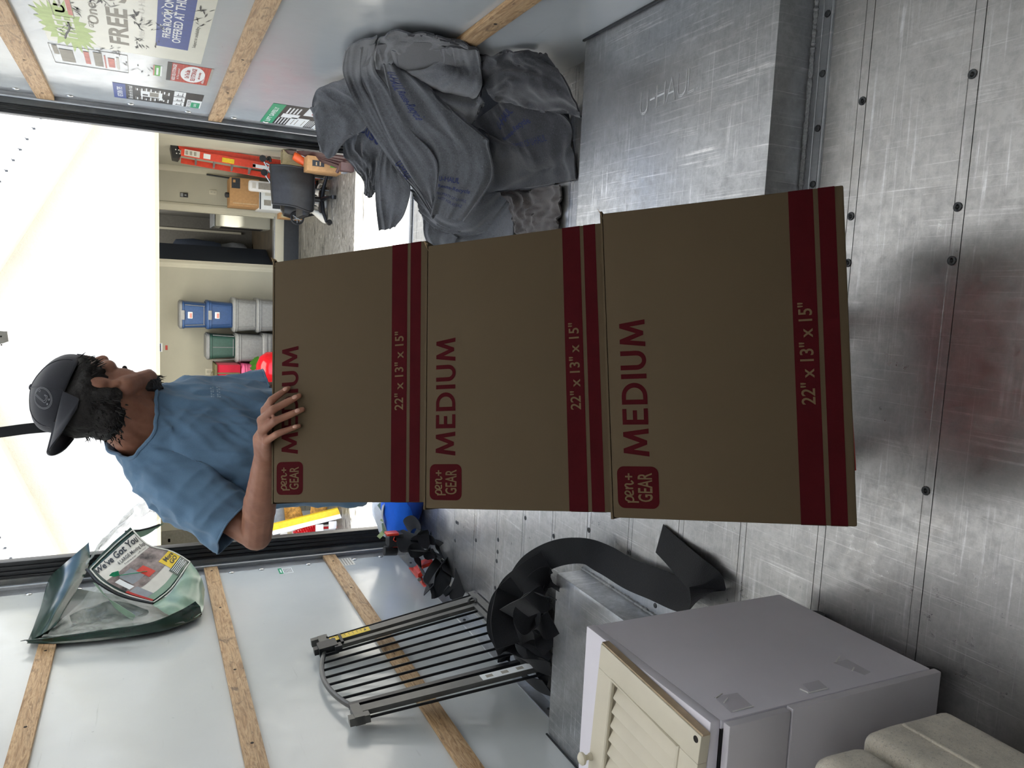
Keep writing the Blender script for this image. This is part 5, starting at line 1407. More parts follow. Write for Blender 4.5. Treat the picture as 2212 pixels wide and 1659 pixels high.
# ================================================================== green and clear vinyl bag hanging from the upper left slat
def vinyl_bag():
    root = thing('bedding_bag', 'green and clear vinyl zip bag with a printed insert hanging from the upper left slat', 'bag', atx(250, 1290, XL + .12))
    a = lambda px, py, y: aty(px, py, y)
    w = lambda px, py, x: atx(px, py, x)
    XS = XL + .022
    def sh(nm, rows, mat, amp=.006, freq=3, seed=1, th=.0016, nu=26, nv=26, par=root):
        s = Sheet(rows, nu, nv)
        if amp: s.folds(amp, freq, 1, .6, seed)
        return s, ob(nm, s.into(MB(), th), mat, par)
    # back sheet lying over the slat and against the wall
    sh('back_panel', [[w(105, 1250, XS), w(85, 1320, XS), w(58, 1390, XS)], [w(180, 1275, XL + .02), w(170, 1340, XL + .02), w(160, 1388, XL + .02)], [w(330, 1290, XL + .02), w(335, 1330, XL + .02), w(338, 1366, XL + .02)], [w(436, 1285, XL + .02), w(438, 1310, XL + .02), w(434, 1332, XL + .02)]], 'vinyl', .004, 3, 2)
    # top band from the slat out to the zip corner
    sh('top_band', [[w(108, 1245, XS + .004), w(90, 1310, XS + .004), w(62, 1386, XS + .004)], [a(150, 1210, 4.25), a(135, 1275, 4.0), a(88, 1372, 3.72)], [a(192, 1172, 4.30), a(188, 1232, 4.12), a(120, 1352, 3.78)]], 'vinyl', .006, 3, 3)
    # front panel with the insert
    F = [[a(188, 1232, 4.10), a(230, 1186, 4.18), a(282, 1140, 4.26)], [a(215, 1262, 4.00), a(270, 1222, 4.06), a(322, 1178, 4.16)], [a(262, 1288, 3.92), a(320, 1248, 3.98), a(372, 1192, 4.12)], [a(330, 1306, 3.84), a(370, 1276, 3.90), a(412, 1215, 4.06)]]
    fs, fo = sh('front_panel', F, 'vinyl', .007, 3, 4, .002, 40, 40)
    def patch(nm, u0, u1, v0, v1, mat, o=.002, n=10):
        m = MB(); vs = [fs.at(u0 + (u1 - u0) * i / n, v0 + (v1 - v0) * j / n, o) for j in range(n + 1) for i in range(n + 1)]
        m.add(vs, [(j * (n + 1) + i, j * (n + 1) + i + 1, (j + 1) * (n + 1) + i + 1, (j + 1) * (n + 1) + i) for j in range(n) for i in range(n)], True)
        return ob(nm, m, mat, fo)
    def txt(body, u0, u1, v0, v1, mat, bold=.02, shear=.2):
        vs, f = text2d(body, 1.0, bold, 0, 0, 1, shear); vs = fit(vs, 0, 1, 0, 1)
        # reads across the panel (u), letters stand towards v = 0
        m = MB().add([fs.at(u0 + (u1 - u0) * v.x, v1 + (v0 - v1) * v.y, .0055) for v in vs], f); return ob('lettering', m, mat, fo, autosmooth=False)
    patch('insert', .15, .96, .12, .92, 'offwhite', .0022, 14)
    patch('photo', .14, .96, .36, .72, 'photo', .0032)
    patch('green_field', .12, .96, .86, .94, 'vinyl_pale', .0034)
    patch('photo_detail', .3, .5, .42, .62, 'grey_plastic', .0038); patch('photo_detail', .5, .62, .5, .68, 'red_metal', .0038); patch('photo_detail', .2, .28, .45, .66, 'p_white', .0038); patch('photo_detail', .14, .3, .68, .86, 'grey_plastic', .0038)
    patch('red_corner', .12, .17, .66, .94, 'p_red', .004)
    patch('yellow_flash', .74, .97, .62, .80, 'yellow', .0042); patch('green_note', .70, .97, .80, .93, 'vinyl', .0042)
    txt("We've Got You", .14, .92, .13, .22, 'p_black', .025); txt('6 LARGE Moving Bags', .45, .95, .25, .31, 'p_black', .01); txt('heavy duty', .5, .9, .32, .345, 'p_black', .0)
    txt('More', .78, .95, .64, .71, 'p_black', .02); txt('GO', .80, .93, .72, .78, 'p_black', .02)
    for k in range(5): patch('note_line', .72, .95 - .04 * (k % 2), .815 + .022 * k, .823 + .022 * k, 'p_white', .005, 4)
    bd = [fs.at(u, v, .004) for u, v in [(.08, .07 + .91 * k / 12) for k in range(13)] + [(.08 + .9 * k / 12, .98) for k in range(13)] + [(.985, .98 - .91 * k / 12) for k in range(13)] + [(.985 - .9 * k / 12, .07) for k in range(13)]]
    ob('white_piping', MB().tube(bd, .0035, 6, True), 'pipe', fo)
    zp = [fs.at(0, k / 20, .004) for k in range(21)]
    ob('zip', MB().tube(zp, .007, 6), 'black', root)
    # clear side panel with a dark green hem
    S0 = zp[::5]
    sh('clear_side', [[a(122, 1348, 3.78), a(175, 1300, 3.95), a(215, 1265, 3.99), a(262, 1290, 3.91), a(330, 1308, 3.83)], [a(110, 1362, 3.74), a(180, 1340, 3.84), a(240, 1325, 3.86), a(300, 1322, 3.84), a(350, 1326, 3.80)], [w(90, 1378, XL + .05), w(170, 1372, XL + .05), w(240, 1368, XL + .05), w(320, 1360, XL + .05), w(400, 1345, XL + .05)]], 'clear', .012, 4, 6, .0012, 44, 26)
    hem = [w(62, 1388, XL + .03), w(150, 1384, XL + .04), w(250, 1374, XL + .04), w(335, 1366, XL + .04), w(400, 1345, XL + .04), w(436, 1328, XL + .035)]
    sh('green_hem', [hem, [h + Vector((.012 + .006 * i, 0, .010)) for i, h in enumerate(hem)], [h + Vector((.016 + .011 * i, -.004, .030)) for i, h in enumerate(hem)]], 'vinyl', .004, 3, 7, .002, 40, 8)
    # bulging lower pouch
    sh('lower_pouch', [[a(330, 1306, 3.83), a(372, 1278, 3.89), a(412, 1214, 4.05)], [a(352, 1322, 3.76), a(405, 1292, 3.82), a(432, 1245, 3.98)], [w(396, 1343, XL + .04), w(434, 1325, XL + .04), w(440, 1275, XL + .05)]], 'vinyl_pale', .010, 3, 8)
    sh('inner_fold', [[a(150, 1330, 3.90), a(240, 1300, 3.96), a(320, 1318, 3.90)], [a(160, 1362, 3.84), a(250, 1350, 3.86), a(330, 1348, 3.86)]], 'vinyl', .015, 3, 9, .001)
    st = MB(); ribbon(st, [a(205, 1260, 3.98), a(240, 1300, 3.88), a(290, 1335, 3.80)], [(.6, .5, .6)] * 3, .028, .0015, 20)
    ob('clear_strap', st, 'vinyl_pale', root)
    # open flap: dark edge with crumpled clear film
    sh('film', [[a(186, 1228, 4.12), a(232, 1170, 4.22), a(300, 1122, 4.30), a(345, 1095, 4.34)], [a(196, 1205, 4.18), a(240, 1150, 4.26), a(305, 1098, 4.33), a(349, 1112, 4.34)], [a(230, 1172, 4.24), a(262, 1130, 4.30), a(318, 1078, 4.36), a(336, 1128, 4.34)]], 'clear', .018, 5, 10, .001, 40, 24)
    fe = [a(270, 1148, 4.26), a(300, 1146, 4.28), a(322, 1141, 4.30), a(345, 1133, 4.32)]
    sh('flap', [fe, [p + Vector((0, .01, -.02)) for p in fe], [a(282, 1165, 4.24), a(300, 1162, 4.26), a(320, 1154, 4.28), a(343, 1138, 4.32)]], 'vinyl_pale', .003, 2, 11)
    ob('flap_edge', MB().tube(fe, .005, 6), 'black', root)
    tg = a(258, 1243, 4.00)
    ob('zip_tag', MB().prism([tg, a(247, 1246, 4.0), a(236, 1244, 4.0), a(242, 1238, 4.0), a(256, 1234, 4.0)], (.004, -.004, 0)), 'p_green', root)
    ob('zip_cord', MB().tube([tg, fs.at(.55, .6, .008), a(330, 1241, 4.02)], .0018, 6), 'p_green', root)
vinyl_bag()
# ================================================================== the things inside the garage
def V3(px, py, y): return aty(px, py, y)
def ladder():
    Y = 11.25
    def base(px, py): p = V3(px, py, Y); return p
    root = thing('step_ladder', 'orange fibreglass step ladder with a black top leaning on the garage wall', 'ladder', (base(690, 372).x, Y, GZ))
    def rail(nm, t, b, w, dy, mat):
        a, c = base(*t), base(*b); a.y += dy; c.y += dy
        d = (c - a); c = a + d * ((GZ + .004 - a.z) / d.z)
        u = d.normalized(); n = Vector((u.z, 0, -u.x)); n = n if n.x > 0 else -n
        m = MB().hexa([a - n * w, a + n * w, c + n * w, c - n * w], [p + Vector((0, .03, 0)) for p in (a - n * w, a + n * w, c + n * w, c - n * w)])
        return a, c, n, ob(nm, m, mat, root)
    a1, c1, n1, r1 = rail('side_rail', (384, 316), (585, 348), .036, 0, 'ladder')
    a2, c2, n2, r2 = rail('side_rail', (391, 329.5), (580, 362), .046, -.05, 'ladder')
    a3, c3, n3, r3 = rail('side_rail', (393, 340), (575, 372), .035, .28, 'ladder')
    for k in range(7):
        f = .10 + .125 * k; p = a2 + (c2 - a2) * f; q = a3 + (c3 - a3) * f
        ob('step', MB().hexa([p + Vector((-.03, .03, -.012)), p + Vector((.03, .03, -.012)), q + Vector((.03, 0, -.012)), q + Vector((-.03, 0, -.012))], [p + Vector((-.03, .03, .012)), p + Vector((.03, .03, .012)), q + Vector((.03, 0, .012)), q + Vector((-.03, 0, .012))]), 'alu', root)
    t0, t1 = base(371, 312), base(390, 343)
    ob('top_cap', MB().prism([base(368, 314), base(370, 307), base(383, 309), base(391, 336), base(386, 343), base(373, 340)], (0, .32, 0)), 'black', root)
    for px, py in ((380, 313), (379.5, 323), (386, 324), (381.5, 331), (388, 332)):
        p = base(px, py); ob('bolt', MB().ell(p, (.008, .006, .008), None, 8, 6), 'white', root)
    def lab(px0, px1, py, w, mat):
        p, q = base(px0, py), base(px1, py + (px1 - px0) * .18); p.y = q.y = Y - .054; u = (q - p).normalized(); n = Vector((-u.z, 0, u.x)) * w
        return ob('label', MB().hexa([p - n, q - n, q + n, p + n], [v + Vector((0, -.002, 0)) for v in (p - n, q - n, q + n, p + n)]), mat, root)
    lab(398, 431, 330, .04, 'offwhite'); lab(439, 454, 338, .032, 'p_white'); lab(479, 505, 346, .03, 'yellow'); lab(545, 580, 358.5, .024, 'p_white'); lab(545, 551, 358.5, .02, 'p_blue')
    for px0, w in ((403, .02), (412, .02), (421, .02)): 
        p = base(px0, 330 + (px0 - 398) * .18); p.y = Y - .058; ob('label_print', MB().box(p, (.05, .002, .03)), 'greyprint', root)
    for c in (c1, c2, c3): ob('foot', MB().box(Vector((c.x, c.y + .015, GZ + .02)), (.10, .06, .038), None, .006), 'black', root)
ladder()
def folded_stand():
    Y = 10.75
    root = thing('walking_frame', 'folded frame of thin grey tubes with dark joints behind the black chair back', 'frame', (V3(600, 350, Y).x, Y, GZ))
    for k, (t, b) in enumerate((((567, 343), (583, 372)), ((570, 373), (586, 398)), ((575, 352), (590, 362)))):
        a, c = V3(*t, Y), V3(*b, Y); c2 = Vector((c.x, Y + .05, GZ + .003))
        ob('tube', MB().tube([a, c, c2], .011, 8), 'alu', root)
        if k < 2:
            ob('joint', MB().cyl(a + Vector((0, -.03, 0)), a + Vector((0, .03, 0)), .045, .03, 10), 'leather', root)
    ob('hand_grip', MB().tube(spline([V3(576, 346, Y), V3(582, 340, Y), V3(584, 350, Y)], 10), .02, 8), 'black', root)
folded_stand()
def office_chair():
    Y = 10.35
    cz = V3(712, 430, Y)
    root = thing('office_chair', 'black padded office chair seen from behind on the garage floor', 'chair', (cz.x, Y, GZ))
    rows = [[V3(584, 356, Y), V3(586, 398, Y), V3(589, 440, Y)], [V3(625, 358, Y - .05), V3(627, 402, Y - .09), V3(632, 445, Y - .05)], [V3(668, 366, Y - .02), V3(668, 410, Y - .07), V3(668, 457, Y - .02)], [V3(678, 372, Y + .03), V3(678, 412, Y), V3(676, 452, Y + .03)]]
    s = Sheet(rows, 28, 28).folds(.012, 3, 1, .3, 3)
    ob('backrest', s.into(MB(), .09), 'leather', root)
    e = [s.g[0][i] for i in range(29)] + [s.g[j][28] for j in range(29)] + [s.g[28][i] for i in range(28, -1, -1)] + [s.g[j][0] for j in range(28, -1, -1)]
    ob('seam', MB().tube(e, .012, 6, True), 'leather', root)
    c = V3(690, 425, Y)
    ob('seat', MB().box(Vector((c.x, Y + .36, V3(668, 420, Y).z + .02)), (.50, .50, .09), None, .03), 'leather', root)
    hub = Vector((c.x, Y + .33, GZ + .12))
    ob('gas_column', MB().cyl((hub.x, hub.y, GZ + .12), (hub.x, hub.y, V3(672, 420, Y).z), .035, .03, 14), 'black', root)
    ob('arm_bracket', MB().tube([V3(674, 372, Y + .03), V3(690, 372, Y + .1), V3(700, 375, Y + .35)], .02, 8), 'black', root)
    for k in range(5):
        an = math.radians(200 + 72 * k); d = Vector((math.cos(an), math.sin(an), 0)); tip = hub + d * .32 + Vector((0, 0, -.045))
        ob('base_leg', MB().tube([hub, hub + d * .16 + Vector((0, 0, -.01)), tip], [.032, .028, .018], 8), 'black', root)
        n = Vector((-d.y, d.x, 0))
        ob('castor', MB().cyl(tip + Vector((0, 0, -.0)) - n * .022 + Vector((0, 0, GZ + .036 - tip.z)), tip + n * .022 + Vector((0, 0, GZ + .036 - tip.z)), .034, .034, 14), 'black', root)
office_chair()
def boxy(name, label, cat, px0, px1, pya, pyb, Y, depth, mat, bottom=None, bev=.006, parts=(), group=None):
    pm = (pya + pyb) / 2
    a, b = V3((px0 + px1) / 2, pya, Y), V3((px0 + px1) / 2, pyb, Y)
    x0, x1 = min(a.x, b.x), max(a.x, b.x); z1 = V3(px0, pm, Y).z; z0 = V3(px1, pm, Y).z if bottom is None else bottom
    root = thing(name, label, cat, ((x0 + x1) / 2, Y + depth / 2, z0), group)
    ob('body', MB().cbox((x0, Y, z0), (x1, Y + depth, z1), bev), mat, root)
    for nm, u0, u1, v0, v1, mt, th in parts:
        ob(nm, MB().cbox((x0 + (x1 - x0) * u0, Y - th, z0 + (z1 - z0) * v0), (x0 + (x1 - x0) * u1, Y + .002, z0 + (z1 - z0) * v1)), mt, root)
    return root, x0, x1, z0, z1
zw = V3(560, 420, 12.45).z
r, x0, x1, z0, z1 = boxy('brown_carton', 'brown carton with a dark printed band on the white box by the doorway', 'carton', 497, 556, 385, 446, 12.45, .45, 'card_far', zw + .002, .004, [('printed_band', .62, .98, .66, .95, 'slate', .003), ('seam', .08, .12, .05, .9, 'card_edge', .002), ('print_mark', .82, .92, .82, .9, 'card_far', .005)])
boxy('white_carton', 'white printed box under the brown carton', 'box', 560, 660, 396, 456, 12.45, .5, 'p_white', GZ, .004, [('print', .15, .35, .75, .9, 'greyprint', .002), ('print', .5, .8, .72, .88, 'offwhite', .002), ('dark_edge', 0, 1, .965, .99, 'slate', .003), ('vent', .06, .2, .5, .72, 'slate', .003)])
r, x0, x1, z0, z1 = boxy('tower_heater', 'slim white tower heater in front of the white box', 'heater', 538, 660, 394, 417, 12.0, .14, 'white', GZ + .03, .035, [('grille', .2, .8, .3, .85, 'greyprint', .003), ('control', .25, .75, .89, .95, 'offwhite', .003)])
ob('foot', MB().cbox((x0 - .06, 11.95, GZ), (x1 + .06, 12.2, GZ + .032), .008), 'white', r)
boxy('wood_block', 'pinkish wooden board end beside the doorway sill', 'board', 605, 640, 456, 472, 12.7, .3, 'card_far', GZ, .003, [('end_grain', .1, .5, .05, .95, 'tan', .002)])
tag(ob('thin_rod', MB().tube([V3(446, 377, GY1 - .04), V3(505, 386, GY1 - .05), V3(660, 402, GY1 - .12)], .012, 8), 'slate'), 'thin dark rod leaning on the wall behind the brown carton', 'rod')
tag(ob('round_can', MB().lathe([(.035, 0), (.04, .01), (.04, .05), (.02, .06)], (V3(490, 421, 12.6).x, 12.6, V3(497, 430, 12.45).z + .002), seg=16), 'slate'), 'small dark round can on top of the brown carton', 'can')
def scooter_wheel():
    Y = 11.3; c = V3(642, 471, Y); r = V3(642, 456, Y).x - c.x
    root = thing('stroller', 'black folded stroller with a grey spoked wheel beside the office chair', 'stroller', (c.x + .2, Y, GZ))
    c2 = Vector((c.x, Y, c.z))
    ob('wheel', MB().tube([c2 + Vector((math.cos(t), 0, math.sin(t))) * r * .86 for t in [2 * math.pi * k / 28 for k in range(28)]], r * .15, 8, True), 'leather', root)
    for k in range(6):
        t = math.pi * k / 3; ob('spoke', MB().tube([c2, c2 + Vector((math.cos(t), 0, math.sin(t))) * r * .75], r * .07, 6), 'grey_plastic', root)
    ob('hub', MB().cyl(c2 + Vector((0, -.03, 0)), c2 + Vector((0, .03, 0)), r * .2, r * .2, 12), 'grey_plastic', root)
    ob('frame', MB().tube(spline([c2 + Vector((0, .05, 0)), V3(628, 455, Y + .05), V3(622, 446, Y + .05), V3(660, 440, Y + .08), V3(690, 442, Y + .1)], 20), .03, 8), 'black', root)
    ob('canopy', MB().rings([[V3(625, 448, Y + .1) + Vector((.16 * math.cos(a) * f, .10 * math.sin(a) * f, dz)) for a in [2 * math.pi * i / 14 for i in range(14)]] for f, dz in ((.3, .12), (.8, .08), (1, -.05), (.9, -.2), (.5, -.28))]), 'black', root)
    d = c2 + Vector((.42, .10, 0)); d.z = GZ + .085
    ob('small_wheel', MB().cyl(d + Vector((0, -.02, 0)), d + Vector((0, .02, 0)), .084, .084, 18), 'leather', root)
    ob('leg', MB().tube([V3(660, 440, Y + .08), d], .018, 8), 'black', root)
    ob('leg', MB().tube([c2 + Vector((0, .06, 0)), Vector((c2.x + .1, Y + .1, GZ + .02))], .018, 8), 'black', root)
scooter_wheel()
def jug(label, px0, px1, py, Y, w):
    zt = V3(px0, py, Y).z; x = V3(px0, py, Y).x
    root = thing('white_jug', label, 'jug', (x, Y, GZ))
    ob('bottle', MB().lathe([(w * .8, GZ), (w, GZ + .02), (w, zt - .12), (w * .45, zt - .05), (w * .35, zt - .02)], (x, Y, 0), seg=18), 'white', root)
    ob('cap', MB().cyl((x, Y, zt - .022), (x, Y, zt), w * .4, w * .38, 14), 'offwhite', root)
    ob('handle', MB().tube(spline([(x + w * .4, Y - .02, zt - .06), (x + w * 1.25, Y - .02, zt - .1), (x + w * 1.0, Y - .02, zt - .22)], 10), .014, 8), 'white', root)
jug('white plastic jug behind the chair column, nearer the doorway', 676, 712, 437, 11.0, .09)
jug('white plastic jug with a loop handle behind the chair column', 676, 712, 414, 11.2, .09)
def cream_shoe():
    Y = 10.9; rows = []
    path = [(674, 455), (682, 459), (690, 465), (697, 472), (701, 478)]; wd = [.05, .07, .085, .08, .04]
    for (px, py), w in zip(path, wd):
        c = V3(px, py, Y); rows.append([c + Vector((math.cos(t) * w * .7, math.sin(t) * .05, math.sin(t + .4) * w * .5)) for t in [2 * math.pi * k / 14 for k in range(14)]])
    o = ob('cream_duster', MB().rings(rows), 'offwhite'); tag(o, 'cream coloured moulded plastic piece hanging below the stroller wheel', 'plastic part')
    p = V3(690, 465, Y + .02); 
cream_shoe()
boxy('speaker', 'black boxy case behind the chair legs', 'case', 672, 760, 365, 382, 11.0, .3, 'leather', GZ, .02, [('latch', .4, .6, .6, .7, 'grey_plastic', .006)])
boxy('blue_edged_carton', 'open brown carton with a blue edge behind the office chair', 'carton', 672, 760, 384, 408, 11.6, .4, 'card_far', GZ, .004, [('blue_edge', 0, 1, .55, .75, 'p_blue', .004)])
def tan_planter():
    Y = 10.6; c = V3(612, 338, Y); zt = V3(609, 330, Y).z
    root = thing('tan_planter', 'tall tan tapered planter beside the maroon rails', 'planter', (c.x, Y, GZ))
    ob('shell', MB().lathe([(.06, GZ), (.08, GZ + .1), (.10, zt - .22), (.108, zt - .03), (.112, zt), (.092, zt), (.09, zt - .10), (.03, zt - .12)], (c.x, Y, 0), seg=28), 'tan', root)
    ob('dark_inside', MB().cyl((c.x, Y, zt - .115), (c.x, Y, zt - .11), .09, .09, 24), 'slate', root)
tan_planter()
def rails():
    root = thing('metal_rails', 'bundle of dusty maroon metal rails leaning against the garage wall', 'rails', (1.5, 9.9, GZ))
    for k in range(5):
        a = V3(612 + 8 * k, 304 + 2.2 * k, 10.55 - .03 * k); a.x = min(a.x, GXR - .03); b = V3(748 + 4 * k, 335 + 9 * k, 9.55 - .02 * k); b.z = max(b.z, GZ + .02)
        d = (b - a); b = a + d * ((GZ + .03 - a.z) / d.z); n = Vector((.022, 0, .018)); t = Vector((0, .03, 0))
        ob('rail', MB().hexa([a - n, a + n, b + n, b - n], [p + t for p in (a - n, a + n, b + n, b - n)]), 'maroon', root)
    p = V3(752, 350, 9.5); q = V3(768, 366, 9.4)
    ob('foot_bracket', MB().cbox((q.x - .03, 9.40, GZ), (q.x + .07, 9.52, GZ + .16), .008), 'maroon', root)
    ob('cross_piece', MB().tube([V3(728, 372, 9.7), V3(738, 352, 9.6)], .022, 8), 'maroon', root)
rails()
boxy('printed_carton', 'tan carton with a dark label and green print in front of the maroon rails', 'carton', 664, 731, 339, 371, 10.05, .32, 'card_far', GZ, .004, [('dark_label', .32, .72, .52, .86, 'slate', .003), ('green_print', .35, .7, .18, .34, 'p_leaf', .003), ('label_line', .38, .66, .62, .65, 'card_edge', .005), ('label_line', .38, .60, .73, .76, 'card_edge', .005)])
boxy('green_striped_box', 'small grey box with a green stripe at the end of the maroon rails', 'box', 741, 760, 364, 374, 9.75, .12, 'grey_plastic', GZ, .004, [('green_stripe', .3, .6, 0, 1, 'p_leaf', .003)])
def orange_tool():
    Y = 10.35; root = thing('orange_tool', 'orange and clear plastic tool between the tan planter and the printed carton', 'tool', (V3(650, 345, Y).x, Y, GZ))
    ob('body', MB().tube([V3(634, 336, Y), V3(645, 341, Y), V3(662, 354, Y)], [.05, .065, .05], 12), 'orange', root)
    ob('clear_cover', MB().tube([V3(640, 326, Y), V3(652, 334, Y), V3(663, 342, Y)], [.03, .06, .04], 12), 'offwhite', root)
    p = V3(662, 354, Y); ob('shaft', MB().tube([p, Vector((p.x - .02, Y + .05, GZ + .002))], .02, 8), 'black', root)
orange_tool()
# ---- the pile on the left, seen under the man's elbow
def left_pile():
    Y = 9.75
    lv = thing('yellow_board', 'long yellow topped white board leaning across the pile left of the driveway', 'board', V3(770, 1108, Y))
    lv.location.z = GZ
    a, b = V3(586, 1147, Y), V3(756, 1105, Y - .1); d = (b - a); b2 = a + d * ((GZ + .02 - a.z) / d.z)
    n = Vector((.075, 0, .03))
    ob('yellow_face', MB().hexa([a, b2, b2 + n, a + n], [p + Vector((0, .05, 0)) for p in (a, b2, b2 + n, a + n)]), 'yellow', lv)
    ob('white_edge', MB().hexa([a - n * .75, b2 - n * .75, b2, a], [p + Vector((0, .05, 0)) for p in (a - n * .75, b2 - n * .75, b2, a)]), 'white', lv)
    for f in (.55, .72):
        p = a + d * f - n * .8; ob('bracket', MB().box(p + Vector((-.05, -.01, -.03)), (.10, .03, .10), None, .01), 'white', lv)
    boxy('black_case', 'open black tool case at the bottom of the pile by the door frame', 'case', 684, 783, 1128, 1160, 10.05, .18, 'leather', GZ, .02, [('handle_recess', .3, .5, .5, .58, 'black', .004), ('grey_pad', .25, .9, .05, .33, 'grey_plastic', .02), ('label', .3, .45, .38, .44, 'p_white', .006), ('buckle', .45, .6, .7, .74, 'chrome', .004)])
    am = MB(); rnd = random.Random(5)
    A = thing('amber_cloth', 'crumpled amber cloth on top of the pile under the elbow', 'cloth', V3(630, 1118, 10.32)); A.location.z = GZ
    c = V3(628, 1120, 10.32); m = MB().ell(c, (.22, .06, .16), None, 26, 16)
    for v in m.v: dd = v - c; v += dd.normalized() * .03 * noise.noise(v * 9) + dd.normalized() * .02 * noise.noise(v * 25)
    ob('crumple', m, 'amber', A)
    c = V3(690, 1104, 10.32); m = MB().ell(c, (.16, .05, .12), None, 22, 14)
    for v in m.v: dd = v - c; v += dd.normalized() * .04 * noise.noise(v * 9)
    ob('crumple', m, 'amber', A)
    x = V3(640, 1118, 10.3).x
    boxy('clear_bin', 'clear grey plastic bin of the pile under the elbow', 'bin', 585, 790, 1118, 1160, 10.4, .4, 'grey_plastic', GZ, .02, [('rib', .2, .24, .3, .98, 'white', .006), ('rib', .6, .64, .3, .98, 'white', .006), ('red_content', .75, .95, .62, .75, 'pink', .004)])
    R = thing('red_hose', 'coiled red hose beside the white bag in the pile', 'hose', V3(665, 1150, 9.9)); R.location.z = GZ
    h = []
    for k in range(90):
        f = k / 89; p = V3(640 + 42 * f, 1158 - 18 * f, 9.9); t = f * 2 * math.pi * 9
        h.append(p + Vector((.055 * math.cos(t), .055 * math.sin(t), .03 * math.cos(t))))
    ob('coil', MB().tube(h, .016, 6), 'red_gloss', R)
    p = V3(682, 1141, 9.9); ob('hose_end', MB().tube([p, Vector((p.x - .02, 9.92, GZ + .003))], .016, 8), 'red_gloss', R)
    boxy('white_bag', 'white paper bag with tan prints in the pile under the yellow board', 'bag', 606, 700, 1140, 1162, 9.975, .06, 'white', GZ, .015, [('tan_print', .4, .7, .80, .88, 'tan', .004), ('tan_print', .3, .5, .6, .7, 'tan', .004), ('green_mark', .6, .72, .74, .78, 'p_leaf', .005)])
    c = V3(600, 1106, 10.2); g = MB().ell(c, (.14, .1, .12), None, 20, 12)
    G = tag(ob('grey_roll', MB().cyl(c + Vector((-.14, 0, 0)), c + Vector((.12, 0, .02)), .10, .09, 18), 'grey_plastic'), 'grey rolled mat on top of the clear bin behind the elbow', 'mat')
left_pile()
